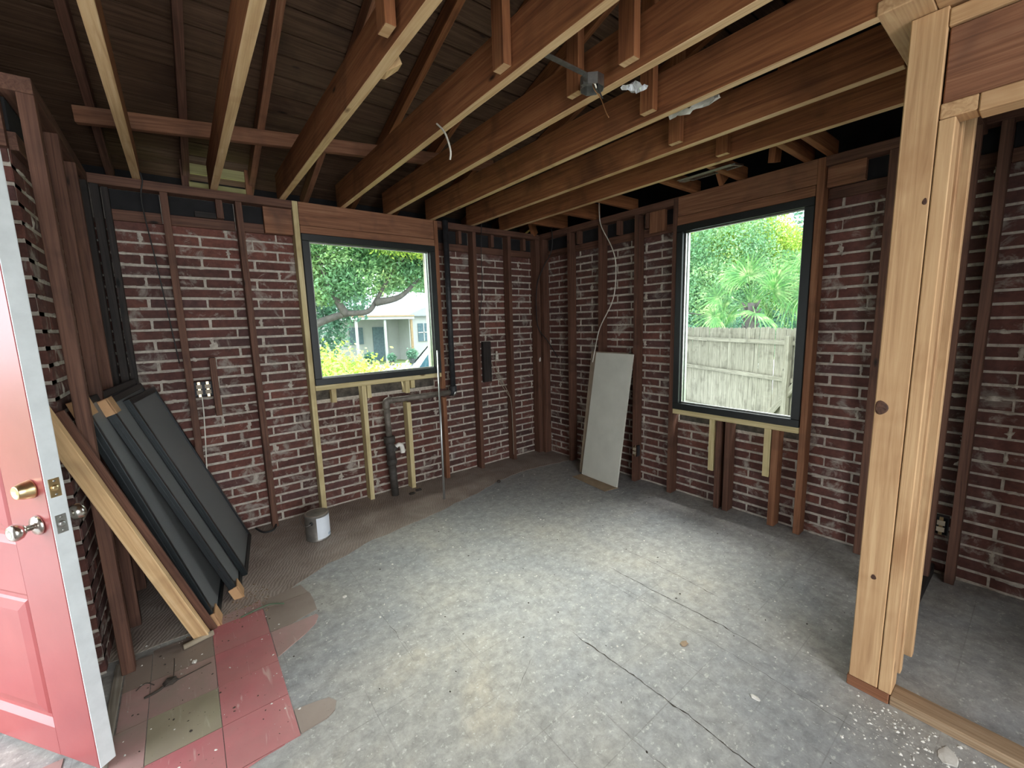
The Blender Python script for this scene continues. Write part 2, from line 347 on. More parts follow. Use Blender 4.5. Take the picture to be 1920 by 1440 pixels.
tl(2, -1, T_BROWN, .0001, [(-2.994, -1.036), (-2.77, -1.036), (-2.79, -.93), (-2.994, -.955)])
tl(2, 1, T_DUSTY, 0, [(-2.994, -1.47), (-2.93, -1.43), (-2.86, -1.39), (-2.80, -1.34), (-2.775, -1.29), (-2.78, -1.268), (-2.994, -1.268)])
tl(2, 3, T_BROWN, .0002, [(-2.994, -1.946), (-2.90, -1.942), (-2.868, -1.925), (-2.85, -1.885), (-2.87, -1.85), (-2.92, -1.835), (-2.994, -1.82)])
for i, j in ((-4, 0), (-4, 1), (-4, 2), (-3, 0), (-3, 1), (-3, 2), (-2, 2), (-2, 3), (-2, 4), (-3, 3), (-3, 4), (-4, 3), (-4, 4)): tl(i, j, T_BROWN if (i + j) % 2 else T_DUSTY)
o = box('floor_strip', -3.585, -3.552, -1.75, -1.04, 0, .006, 'grey', floor); 
# cracks
def crack(pts, wd, seed):
    P = []
    for i in range(len(pts) - 1):
        a = Vector((*pts[i], 0)); b_ = Vector((*pts[i + 1], 0)); k = int((b_ - a).length / .02) + 1
        for j in range(k): P.append(a.lerp(b_, j / k))
    P.append(Vector((*pts[-1], 0))); V = []; F = []
    for i, p in enumerate(P):
        t = (P[min(i + 1, len(P) - 1)] - P[max(0, i - 1)]).normalized(); n_ = Vector((-t.y, t.x, 0))
        off = noise.noise(Vector((i * .33, seed, 0))) * .010 + noise.noise(Vector((i * 1.7, seed, 5))) * .006
        ww = wd * (.3 + abs(noise.noise(Vector((i * .6, seed, 9)))) * 1.8) * min(1, i / 6, (len(P) - 1 - i) / 6 + .02)
        c_ = p + n_ * off; V += [c_ + n_ * ww + Vector((0, 0, .0006)), c_ - n_ * ww + Vector((0, 0, .0006))]
    for i in range(len(P) - 1): F.append((2 * i, 2 * i + 1, 2 * i + 3, 2 * i + 2))
    return pydata('crack', V, F, CHIPD, floor)
crack([(-1.845, -2.22), (-1.83, -2.5), (-1.82, -2.82), (-1.84, -3.3), (-1.83, -3.9)], .0028, 1)
crack([(-1.27, -1.95), (-1.265, -2.3), (-1.25, -2.66), (-1.26, -2.9)], .0026, 2)
crack([(-1.03, -1.9), (-1.03, -2.2), (-1.05, -2.6)], .0018, 3)
crack([(-1.40, -2.0), (-1.39, -2.7), (-1.41, -3.3)], .0010, 4)
crack([(-2.06, -2.6), (-2.06, -3.2), (-2.07, -3.6)], .0010, 5)
crack([(-2.3, -2.35), (-2.05, -2.2)], .0009, 6); crack([(-2.52, -1.4), (-2.50, -1.9)], .0009, 7)

# ------------------------------------------------------------ brick walls
MZ0, MS, BL = .006, .069, .31
bcache = {}
def brickmesh(L):
    L = round(L / .01) * .01; L = max(L, .03); k = (L, random.randrange(2))
    if k not in bcache:
        me = bevmesh('brick', (L, .05, .0545), .004, .0016); me.materials.append(BRICK); bcache[k] = me
    return bcache[k]
def brick_wall(root, u0, u1, phase, holes, place, zmax=2.206, key=None, limit=300):
    """rows of bricks between u0 and u1; holes: (ua, ub, za, zb); place(u,z)->(loc, rotz)"""
    L = []
    nrow = int(round((zmax - MZ0) / MS))
    for k in range(nrow):
        zc = MZ0 + MS * (k + .5); ph = phase + (0 if k % 2 else BL / 2)
        n0 = math.floor((u0 - ph) / BL) - 1; n1 = math.ceil((u1 - ph) / BL) + 1
        for n_ in range(n0, n1):
            a = ph + n_ * BL + random.uniform(-.003, .003); segs = [(max(a + .0065, u0), min(a + BL - .0065, u1))]
            for (ha, hb, za, zb) in holes:
                if za - .02 < zc < zb + .0:
                    ns_ = []
                    for s, e in segs:
                        if e <= ha or s >= hb: ns_.append((s, e))
                        else:
                            if s < ha: ns_.append((s, ha))
                            if e > hb: ns_.append((hb, e))
                    segs = ns_
            for s, e in segs:
                if e - s > .025: L.append((s, e, zc))
    if key: L.sort(key=key)
    rest = L[limit:]
    for s, e, zc in L[:limit]:
        o = bpy.data.objects.new('brick', brickmesh(e - s)); COL.objects.link(o); o.parent = root
        loc, rz = place((s + e) / 2, zc); o.location = loc; o.rotation_euler = (random.uniform(-.012, .012), random.uniform(-.004, .004), rz + random.uniform(-.006, .006))
    if rest:
        V = []; F = []
        for s, e, zc in rest:
            loc, rz = place((s + e) / 2, zc); v, f = cuboid((-(e - s) / 2, -.025, -.028), ((e - s) / 2, .025, .028)); k = len(V)
            R_ = Matrix.Rotation(rz, 3, 'Z'); V += [R_ @ Vector(q) + Vector(loc) for q in v]; F += [tuple(i + k for i in q) for q in f]
        pydata('brick', V, F, BRICK, root)['kind'] = 'stuff'
def smears(root, u0, u1, phase, holes, frame, n, seed):
    """squeezed-out mortar lumps, frame(u, z, d)->point with d into the room"""
    rg = random.Random(seed); V = []; F = []
    cnt = 0
    while cnt < n:
        k = rg.randrange(0, 32)
        if rg.random() < .55:
            ph = phase + (0 if k % 2 else BL / 2); u = ph + BL * rg.randrange(-14, 14); z = MZ0 + MS * (k + .5) + rg.uniform(-.01, .01); a = rg.uniform(.006, .015) * rg.choice([1, 1, 1, 1.9]); h = rg.uniform(.024, .040)
        else:
            u = rg.uniform(u0, u1); z = MZ0 + MS * k; a = rg.uniform(.02, .07); h = rg.uniform(.007, .014)
        if not (u0 < u < u1) or any(ha < u < hb and za < z < zb for ha, hb, za, zb in holes): continue
        cnt += 1; m_ = 14; base = len(V)
        V.append(frame(u, z, .004 + rg.uniform(0, .004)))
        RR = []
        for q in range(m_):
            t = 2 * math.pi * q / m_; rr = rg.uniform(.35, 1.2); RR.append(rr); V.append(frame(u + math.cos(t) * a * rr, z + math.sin(t) * h * rr, .0012))
        for q in range(m_):
            t = 2 * math.pi * q / m_; V.append(frame(u + math.cos(t) * a * (RR[q] + .12), z + math.sin(t) * h * (RR[q] + .12), -.006))
        for q in range(m_):
            q2 = (q + 1) % m_; F.append((base, base + 1 + q, base + 1 + q2)); F.append((base + 1 + q, base + 1 + m_ + q, base + 1 + m_ + q2, base + 1 + q2))
    o = pydata('mortar_smear', V, F, MORTAR, root, smooth=True); o['kind'] = 'stuff'
CX, CY = -3.18, -3.54
# --- wall_back (runs along x, studs at y 0..0.089, brick face at y 0.10)
HA = (-2.40, -1.30, .925, 2.19)
wb = multi('wall_back', [((-3.75, .1035, 0), (-2.40, .20, 2.45)), ((-1.30, .1035, 0), (.20, .20, 2.45)), ((-2.40, .1035, 0), (-1.30, .20, .925)), ((-2.40, .1035, 2.19), (-1.30, .20, 2.45))], MORTAR); wb['kind'] = 'structure'
brick_wall(wb, -3.61, .10, -3.475, [HA], lambda u, z: ((u, .125 + random.uniform(-.0012, .0012), z), 0), key=lambda t: (t[0] + t[1]) / 2 > -.02)
smears(wb, -3.5, .05, -3.475, [(HA[0] - .03, HA[1] + .03, HA[2] - .02, HA[3] + .05)], lambda u, z, d: (u, .10 - d, z), 420, 11)
# --- wall_right (runs along y, brick face at x 0.10)
HB = (-2.56, -1.63, .64, 2.19)
wr = multi('wall_right', [((.1035, -1.63, 0), (.20, .1035, 2.45)), ((.1035, -6.0, 0), (.20, -2.56, 2.45)), ((.1035, -2.56, 0), (.20, -1.63, .64)), ((.1035, -2.56, 2.19), (.20, -1.63, 2.45))], MORTAR); wr['kind'] = 'structure'
brick_wall(wr, -4.6, .10, -2.68, [HB], lambda u, z: ((.125 + random.uniform(-.0012, .0012), u, z), math.pi / 2), key=lambda t: (0 if (-2.95 < t[0]) or (-3.7 < t[0] < -3.05) else 1, -(t[0])))
smears(wr, -4.2, .05, -2.68, [(HB[0] - .03, HB[1] + .03, HB[2] - .02, HB[3] + .05)], lambda u, z, d: (.10 - d, u, z), 460, 12)
# --- wall_left (face at x -3.61, outer corner at y -1.07)
wl = multi('wall_left', [((-3.71, -1.062, 0), (-3.6135, .2, 2.45)), ((-4.0, -1.066, 0), (-3.6135, -.98, 2.45)), ((-4.35, -.93, 0), (-3.95, -.80, 2.45))], MORTAR); wl['kind'] = 'structure'
brick_wall(wl, -1.075, .09, -.45, [], lambda u, z: ((-3.635 + random.uniform(-.001, .001), u, z), math.pi / 2))
brick_wall(wl, -3.95, -3.612, -3.76, [], lambda u, z: ((u, -1.045, z), 0))
smears(wl, -1.05, .0, -.45, [], lambda u, z, d: (-3.61 + d, u, z), 60, 13)
# --- unseen sides of the room
we = multi('wall_entry', [((-4.5, -.93, 0), (-4.30, -.80, 2.6)), ((-4.32, -6.0, 0), (-4.2, -1.95, 2.6)), ((-4.32, -1.95, 2.1), (-4.2, -.93, 2.6))], HWHITE); we['kind'] = 'structure'
wq = multi('wall_rear', [((-4.2, -6.0, 0), (-3.9, -5.88, 3.2)), ((-1.8, -6.0, 0), (.2, -5.88, 3.2)), ((-3.9, -6.0, 2.3), (-1.8, -5.88, 3.2)), ((-1.06, -4.35, 0), (.1, -4.27, 2.44)), ((-1.16, -6.0, 0), (-1.10, -4.27, 2.0))], HWHITE); wq['kind'] = 'structure'

# ------------------------------------------------------------ studs, plates and headers of the two brick walls
D = .089
def st(n, x0, x1, z0, z1, tone, y0=0, y1=D): return box(n, x0, x1, y0, y1, z0, z1, tone, wb, jit=.0008)
def sr_(n, y0, y1, z0, z1, tone, x0=0, x1=D): return box(n, x0, x1, y0, y1, z0, z1, tone, wr, jit=.0008)
# back wall
st('top_plate', -3.51, -2.432, 2.385, 2.44, 'stud'); st('top_plate', -1.235, .0, 2.385, 2.44, 'stud')
for a in (-3.19, -2.79, -.862, -.432): st('stud', a, a + .04, .004, 2.384, 'stud')
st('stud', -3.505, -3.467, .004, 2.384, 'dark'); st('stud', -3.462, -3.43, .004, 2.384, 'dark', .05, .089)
st('window_stud', -2.432, -2.394, .004, 2.44, 'pale'); st('window_stud', -1.274, -1.236, .90, 2.44, 'redstud'); st('window_stud', -1.274, -1.236, .004, .815, 'redstud')
st('corner_stud', -.052, -.012, .004, 2.384, 'stud'); st('corner_stud', -.011, .088, .004, 2.384, 'stud', .001, .05)
st('header', -2.392, -1.277, 2.275, 2.44, 'header'); st('head_strip', -2.392, -1.277, 2.215, 2.272, 'header', -.004, .085)
st('sill', -2.392, -1.277, 1.016, 1.056, 'pale', -.004, .089)
st('cripple_stud', -2.033, -1.996, .004, 1.015, 'pale'); st('cripple_stud', -1.642, -1.604, .004, .815, 'pale'); st('cripple_stud', -1.642, -1.604, .905, 1.015, 'pale')
st('block', -2.278, -2.240, .905, 1.015, 'pale', -.002, .05); st('block', -1.992, -1.955, .905, 1.015, 'pale', -.002, .05); st('block', -1.590, -1.553, .945, 1.015, 'pale', -.002, .05)
multi('rough_ledge', [((-2.39, .104, .925), (-1.31, .19, 1.015))], ROUGH, wb)
for a, b_ in ((-3.46, -3.195), (-3.15, -2.795), (-2.75, -2.435), (-1.235, -.866), (-.82, -.436), (-.39, -.055)):
    box('ledger', a, b_, .075, .099, 2.20, 2.265, 'stud', wb); box('sheathing', a, b_, .088, .104, 2.266, 2.384, FELT, wb)
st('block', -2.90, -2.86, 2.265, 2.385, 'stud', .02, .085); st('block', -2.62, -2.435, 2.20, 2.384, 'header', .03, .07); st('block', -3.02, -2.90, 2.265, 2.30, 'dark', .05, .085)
for a in (-1.0, -.62, -.2): st('block', a, a + .035, 2.265, 2.385, 'stud', .03, .085)
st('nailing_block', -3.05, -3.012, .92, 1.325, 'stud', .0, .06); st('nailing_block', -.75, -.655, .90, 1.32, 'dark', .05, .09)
# right wall
sr_('top_plate', -1.60, -.0, 2.385, 2.44, 'stud'); sr_('top_plate', -4.6, -2.60, 2.385, 2.44, 'stud')
for a in (-.462, -.868, -1.272, -2.935, -3.338, -3.74, -4.14): sr_('stud', a, a + .04, .004, 2.384, 'stud')
sr_('corner_stud', -.052, -.012, .004, 2.384, 'stud', .001, .088)
sr_('window_stud', -1.634, -1.594, .004, 2.44, 'stud'); sr_('window_stud', -2.600, -2.560, .004, 2.44, 'redstud')
sr_('header', -2.558, -1.636, 2.29, 2.44, 'header'); sr_('head_strip', -2.558, -1.636, 2.222, 2.287, 'header', -.004, .085)
sr_('sill', -2.558, -1.636, .712, .752, 'pale', -.006, .089)
sr_('block', -1.992, -1.950, .30, .711, 'pale', -.002, .05); sr_('block', -2.390, -2.346, .36, .711, 'pale', -.002, .05)
for a, t in ((-2.044, 'stud'), (-2.114, 'stud'), (-2.440, 'redstud')): sr_('cripple_stud', a, a + .044 if t == 'redstud' else a + .04, .004, .711, t)
box('backing_board', .06, .088, -2.073, -2.045, .004, .711, 'dark', wr)
multi('rough_ledge', [((.104, -2.555, .64), (.19, -1.64, .71))], ROUGH, wr)
for a, b_ in ((-.42, -.055), (-.826, -.465), (-1.23, -.87), (-1.59, -1.275), (-2.893, -2.603), (-3.296, -2.938), (-3.70, -3.34), (-4.1, -3.742)):
    box('ledger', .075, .099, a, b_, 2.20, 2.265, 'stud', wr); box('sheathing', .088, .104, a, b_, 2.266, 2.384, FELT, wr)
sr_('block', -2.79, -2.603, 2.266, 2.384, 'header', .03, .07); sr_('block', -1.50, -1.36, 2.215, 2.384, 'header', .03, .07); sr_('block', -1.35, -1.318, 2.265, 2.384, 'stud', .03, .085)
for a in (-.56, -1.05): sr_('block', a, a + .035, 2.265, 2.385, 'stud', .03, .085)
# left wall
def sl(n, y0, y1, z0, z1, tone, x0=-3.60, x1=-3.51): return box(n, x0, x1, y0, y1, z0, z1, tone, wl, jit=.0008)
sl('top_plate', -1.145, .0, 2.385, 2.44, 'stud'); sl('top_plate', -1.145, -1.05, 2.385, 2.44, 'stud', -4.1, -3.60); sl('header', -1.108, -1.075, 2.20, 2.383, 'stud', -4.1, -3.607); sl('ledger', -1.07, -.06, 2.20, 2.265, 'stud', -3.61, -3.585); sl('sheathing', -1.07, -.06, 2.267, 2.383, FELT, -3.612, -3.60)
sl('stud', -1.145, -1.105, .004, 2.384, 'stud', -3.556); 
for a in (-.76, -.36): sl('stud', a, a + .04, .004, 2.384, 'stud', -3.556)
sl('corner_stud', -.05, -.001, .004, 2.384, 'dark')

# ------------------------------------------------------------ windows
def window(name, axis, a0, a1, z0, z1, wall):
    root = empty(name); root['kind'] = 'structure'
    f = .052
    def B(n, u0, u1, d0, d1, za, zb, mat):
        return box(n, u0, u1, d0, d1, za, zb, mat, root, .003) if axis == 'x' else box(n, d0, d1, u0, u1, za, zb, mat, root, .003)
    B('frame_rail', a0, a1, -.012, .10, z0, z0 + f, FRAMEBLK); B('frame_rail', a0, a1, -.012, .10, z1 - f, z1, FRAMEBLK)
    B('frame_stile', a0, a0 + f, -.012, .10, z0 + f, z1 - f, FRAMEBLK); B('frame_stile', a1 - f, a1, -.012, .10, z0 + f, z1 - f, FRAMEBLK)
    g = .012
    B('glazing_bead', a0 + f, a1 - f, .02, .04, z0 + f, z0 + f + g, STEEL); B('glazing_bead', a0 + f, a1 - f, .02, .04, z1 - f - g, z1 - f, STEEL)
    B('glazing_bead', a0 + f, a0 + f + g, .02, .04, z0 + f, z1 - f, STEEL); B('glazing_bead', a1 - f - g, a1 - f, .02, .04, z0 + f, z1 - f, STEEL)
    B('glazing_bead', a0 + f, a0 + f + .01, .06, .09, z0 + f, z1 - f, STEEL); B('glazing_bead', a1 - f - .01, a1 - f, .06, .09, z0 + f, z1 - f, STEEL)
    B('pane', a0 + f, a1 - f, .047, .051, z0 + f, z1 - f, GLASS)
    return root
w1 = window('window_1', 'x', -2.392, -1.278, 1.057, 2.213, wb)
w2 = window('window_2', 'y', -2.558, -1.636, .753, 2.221, wr)

# ------------------------------------------------------------ ceiling: joists, rafters, roof boards
def zr(y): return 2.65 - .317 * y           # rafter underside
V = []; F = []
ya, yb = .50, -6.1
prof = [(ya, zr(ya) + .125), (yb, zr(yb) + .125), (yb, zr(yb) + .16), (ya, zr(ya) + .16)]
for x in (-5.0, .60):
    for y, z in prof: V.append((x, y, z))
F = [(0, 1, 2, 3), (7, 6, 5, 4), (0, 4, 5, 1), (1, 5, 6, 2), (2, 6, 7, 3), (3, 7, 4, 0)]
ceil = pydata('ceiling', V, F, FELT); ceil['kind'] = 'structure'
pydata('gable_skin', [(.56, .5, 2.44), (.56, -6.1, 2.44), (.56, -6.1, zr(-6.1) + .13), (.56, .5, zr(.5) + .13), (.6, .5, 2.44), (.6, -6.1, 2.44), (.6, -6.1, zr(-6.1) + .16), (.6, .5, zr(.5) + .16)], [(0, 1, 2, 3), (7, 6, 5, 4), (0, 4, 5, 1), (0, 3, 7, 4), (1, 5, 6, 2)], FELT, ceil)
pydata('gable_skin', [(-4.96, .5, 2.1), (-4.96, -6.1, 2.1), (-4.96, -6.1, zr(-6.1) + .13), (-4.96, .5, zr(.5) + .13), (-5, .5, 2.1), (-5, -6.1, 2.1), (-5, -6.1, zr(-6.1) + .16), (-5, .5, zr(.5) + .16)], [(0, 1, 2, 3), (7, 6, 5, 4), (0, 4, 5, 1), (0, 3, 7, 4), (1, 5, 6, 2)], FELT, ceil)
multi('gable_skin', [((-5.0, -6.1, 2.3), (.6, -6.04, zr(-6.1) + .15))], FELT, ceil)
multi('soffit', [((-5.0, .20, 2.30), (-3.03, .5, 2.32)), ((-2.66, .20, 2.30), (.2, .5, 2.32)), ((.2, .46, 2.44), (.6, .5, 2.66)), ((.2, -6.0, 2.45), (.6, .5, 2.47)), ((-5.0, -6.0, 2.58), (-4.32, -.8, 2.62)), ((-5.0, -.93, 2.44), (-3.71, .5, 2.46)),
                 ((-5.0, .46, 2.3), (-3.03, .5, 2.66)), ((-2.66, .46, 2.3), (.2, .5, 2.66)), ((-3.03, .46, 2.42), (-2.66, .5, 2.66))], FELT, ceil)
# roof boards
sl_ = math.hypot(1, .317); k = 0; yy = .46
while yy > -5.9:
    wdt = .138; y2 = yy - wdt / sl_; off = random.uniform(-.003, .003)
    beam('roof_board', (-4.9, (yy + y2) / 2, zr((yy + y2) / 2) + .112 + off), (.55, (yy + y2) / 2, zr((yy + y2) / 2) + .112 + off), wdt - .006, .019, 'deck', ceil, upv=(0, .317, 1), bev=0)
    yy -= .144 / sl_
for x in (-4.65, -4.25, -3.84, -3.43, -3.03, -2.64, -2.25, -1.87, -1.48, -1.08, -.68, -.28, .12):
    beam('rafter', (x, .45, zr(.45) + .045), (x, -5.9, zr(-5.9) + .045), .04, .092, 'joist' if x > -2 else ('header' if x > -2.8 else 'stud'), ceil, upv=(0, .317, 1))
beam('purlin', (-3.50, -.20, 2.675), (-1.0, -.56, 2.785), .04, .085, 'header', ceil)
JX = (-4.10, -3.70, -3.29, -2.90, -2.49, -2.065, -1.685, -1.285, -.85, -.455)
for i, x in enumerate(JX):
    y0 = -5.9 if x < -1.25 else -3.09
    j = box('joist', x - .02, x + .02, y0, .085, 2.441, 2.626, 'joist', ceil, jit=.0008)
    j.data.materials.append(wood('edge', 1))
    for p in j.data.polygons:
        if p.normal.z < -.4: p.material_index = 1   # paler underside: light bounced off the floor is put into the colour
# splintered scrap on joist 3, notch block on joist 4
pydata('splinter', [(-2.47, -1.92, 2.442), (-2.44, -1.99, 2.445), (-2.43, -1.93, 2.452), (-2.455, -1.86, 2.444), (-2.47, -1.83, 2.46), (-2.47, -2.02, 2.46)], [(0, 1, 2, 3), (0, 3, 4), (1, 0, 5), (2, 1, 5), (3, 2, 5, 4)], wood('plank', 1), ceil)
for x, y, h in ((-2.105, -2.15, .55), (-1.735, -2.18, .6), (-1.74, -2.46, .6), (-1.335, -2.27, .55), (-.90, -2.15, .5), (-.505, -2.22, .5), (-2.54, -2.1, .5)):
    o = box('hanger', x - .019, x + .019, y - .036, y + .036, 2.462, 2.462 + h, 'joist', ceil)
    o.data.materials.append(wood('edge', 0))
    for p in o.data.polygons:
        if p.normal.z < -.9: p.material_index = 1  # hanger bottoms also get floor bounce light as a paler colour
for y in (-.35, -.78, -1.20, -1.76, -2.10, -2.50, -2.62):
    box('lookout', -.434, .07, y - .019, y + .019, 2.441, 2.441 + (.14 if y > -1 else .09), 'joist', ceil)
beam('rafter_tie', (-.10, -2.35, 2.46), (-.25, -2.45, 3.2), .04, .09, 'joist', ceil, upv=(1, 0, 0)); beam('rafter_tie', (-.05, -2.02, 2.45), (-.42, -2.03, 2.9), .14, .03, 'joist', ceil, upv=(0, 1, 0))
beam('corner_strut', (-.04, .02, 2.44), (-.26, -.06, 2.78), .04, .085, 'joist', ceil)
for z, h in ((2.375, .07), (2.475, .07), (2.60, .10)):
    box('vent_slat', -3.02, -2.67, .27, .285, z, z + h, 'slat', ceil)
for x in (-3.04, -2.66): box('vent_post', x - .02, x + .02, .245, .285, 2.33, 2.68, 'redstud' if x > -3 else 'stud', ceil)

# ------------------------------------------------------------ partition with post on the right
wp = empty('wall_partition'); wp['kind'] = 'structure'
P = lambda n, x0, x1, y0, y1, z0, z1, t, bev=.003: box(n, x0, x1, y0, y1, z0, z1, t, wp, bev)
P('bottom_plate', -1.195, -1.10, -3.285, -3.155, .0, .042, 'redstud'); P('bottom_plate', -1.19, -1.10, -5.4, -3.287, .0, .038, 'worn')
P('bottom_plate', -1.098, .085, -3.25, -3.16, .0, .06, 'dark')
post = P('post', -1.192, -1.150, -3.249, -3.160, .043, 2.439, 'new'); P('post', -1.148, -1.106, -3.249, -3.160, .043, 2.36, 'new')
P('jack_stud', -1.192, -1.103, -3.290, -3.2515, .0425, 2.105, 'new'); P('jack_cap', -1.190, -1.104, -3.335, -3.2515, 2.107, 2.153, 'new')
P('header', -1.180, -1.142, -5.3, -3.254, 2.155, 2.375, 'header'); P('header', -1.140, -1.104, -5.3, -3.254, 2.155, 2.375, 'header')
P('top_plate', -1.192, -1.103, -5.4, -3.2505, 2.378, 2.428, 'new'); P('head_trimmer', -1.192, -1.103, -5.4, -3.337, 2.10, 2.1525, 'new')
P('cross_plate', -1.31, .08, -3.22, -3.095, 2.441, 2.483, 'new'); P('cross_plate', -1.31, -1.10, -3.50, -3.222, 2.441, 2.483, 'new')
P('stud', -1.065, -1.025, -3.294, -3.205, .061, 2.36, 'new'); P('stud', -.92, -.88, -3.306, -3.217, .061, 2.36, 'new')
for x in (-.50, -.10): P('stud', x - .02, x + .02, -3.25, -3.16, .061, 2.36, 'stud')
P('cross_top_plate', -1.10, .08, -3.25, -3.16, 2.36, 2.40, 'stud')
# the big open knot and small knots on the post face (x = -1.192)
def knot(y, z, ry, rz, deep):
    V = []; F = []; n_ = 18; rings = [(1.0, -.0006), (.82, -.0022), (.6, -.0012), (.3, -.0024), (0.02, -.0016)]
    for r_, d in rings:
        for k in range(n_):
            t = 2 * math.pi * k / n_; j = 1 + .08 * math.sin(3 * t + y * 40); V.append((-1.192 + d * deep, y + math.cos(t) * ry * r_ * j, z + math.sin(t) * rz * r_ * j))
    for i in range(len(rings) - 1):
        for k in range(n_): F.append((i * n_ + k, i * n_ + (k + 1) % n_, (i + 1) * n_ + (k + 1) % n_, (i + 1) * n_ + k))
    F.append(tuple((len(rings) - 1) * n_ + k for k in range(n_)))
    return pydata('knot', V, F, KNOT, wp, smooth=True)
KNOT = plain('dark_knot', (.075, .03, .016), .6, 0, .6, 60, .5)
knot(-3.180, 1.155, .019, .026, 1.6); knot(-3.206, .495, .008, .010, .8); knot(-3.238, 1.86, .006, .011, .6)

# ------------------------------------------------------------ door
dr = empty('door_1', (-3.569, -1.655, 0)); dr['kind'] = 'structure'
ud = Vector((-.594, .804, 0)); nd = Vector((-.804, -.594, 0)); MD = Matrix((ud, -nd, Vector((0, 0, 1)))).transposed().to_4x4()  # local x: away from latch, local y: into the room, z up
MD.translation = Vector((-3.569, -1.655, 0)); dr.matrix_world = MD
def dbox(n, x0, x1, y0, y1, z0, z1, mat, bev=.0015): return box(n, x0, x1, y0, y1, z0, z1, mat, dr, bev)
W_, T_ = .86, .045
PAN = ((.20, .66, .13, .645), (.20, .66, .825, 1.45), (.20, .66, 1.60, 1.90))
zs = [.02, .13, .645, .825, 1.45, 1.60, 1.90, 2.04]
dbox('stile', .002, .20, 0, T_, .02, 2.04, DOORRED); dbox('stile', .66, W_, 0, T_, .02, 2.04, DOORRED)
for a, b_ in ((.02, .13), (.645, .825), (1.45, 1.60), (1.90, 2.04)): dbox('rail', .20, .66, 0, T_, a, b_, DOORRED, 0)
def panel(x0, x1, z0, z1):
    V = []; F = []
    rings = [(0, 0), (.006, .004), (.020, .014), (.034, .014), (.042, .009), (.075, .002)]
    for i_, (ins, dep) in enumerate(rings):
        V += [(x0 + ins, dep, z0 + ins), (x1 - ins, dep, z0 + ins), (x1 - ins, dep, z1 - ins), (x0 + ins, dep, z1 - ins)]
    for i_ in range(len(rings) - 1):
        for k in range(4): F.append((i_ * 4 + k, i_ * 4 + (k + 1) % 4, (i_ + 1) * 4 + (k + 1) % 4, (i_ + 1) * 4 + k))
    l_ = (len(rings) - 1) * 4; F.append((l_, l_ + 1, l_ + 2, l_ + 3)); n0 = len(V)
    V += [(x0, T_ - .004, z0), (x1, T_ - .004, z0), (x1, T_ - .004, z1), (x0, T_ - .004, z1)]; F.append((n0 + 3, n0 + 2, n0 + 1, n0))
    for k in range(4): F.append((k, n0 + k, n0 + (k + 1) % 4, (k + 1) % 4))
    pydata('panel', V, F, DOORRED, dr)
for p in PAN: panel(*p)
tag(dbox('door_edge', -.0025, .0018, .0015, T_, .02, 2.04, DOORWHITE, .0008), 'white painted latch edge of the door')
dbox('inner_face', .0, W_, T_, T_ + .002, .02, 2.04, DOORWHITE, 0)
for z in (1.03, .91):
    lp = dbox('latch_plate', -.0045, -.0022, .009, .036, z - .030, z + .030, BRASS if z > 1 else STEEL, .0005)
    lathe('latch_bolt', [(.010, 0), (.010, .003), (.007, .005), (.002, .0052)], BRASS if z > 1 else STEEL, dr, 14, (-.0043, .0225, z), (-1, 0, 0))
    for q in (-.022, .022):
        o = lathe('latch_screw', [(.004, 0), (.0036, .0012), (.001, .0016)], STEEL, lp, 8, (-.0043, .0225, z + q), (-1, 0, 0)); o.location = -lp.location
dbk = lathe('deadbolt_cylinder', [(.030, 0), (.030, .004), (.029, .006), (.0265, .022), (.021, .036), (.0195, .038), (.017, .0375), (.012, .035), (.002, .034)], BRASS, dr, 24, (.062, -.001, 1.03), (0, -1, 0)); 
lathe('knob_rosette', [(.032, 0), (.032, .004), (.028, .010), (.014, .014), (.011, .016)], NICKEL, dr, 26, (.062, -.001, .91), (0, -1, 0))
lathe('outer_knob', [(.010, .012), (.010, .030), (.016, .034), (.024, .042), (.027, .052), (.026, .060), (.021, .066), (.012, .068), (.009, .065), (.002, .064)], NICKEL, dr, 26, (.062, -.001, .91), (0, -1, 0))
lathe('knob_rosette', [(.032, 0), (.032, .004), (.026, .008), (.010, .010)], NICKEL, dr, 26, (.062, T_ + .002, .91), (0, 1, 0))
lathe('inner_knob', [(.010, .008), (.010, .028), (.017, .032), (.025, .040), (.027, .050), (.025, .060), (.016, .067), (.002, .068)], NICKEL, dr, 26, (.062, T_ + .002, .91), (0, 1, 0))
for z in (.25, 1.05, 1.85): tube('hinge', [(W_ + .004, -.004, z - .045), (W_ + .004, -.004, z + .045)], .006, BRASS, dr)

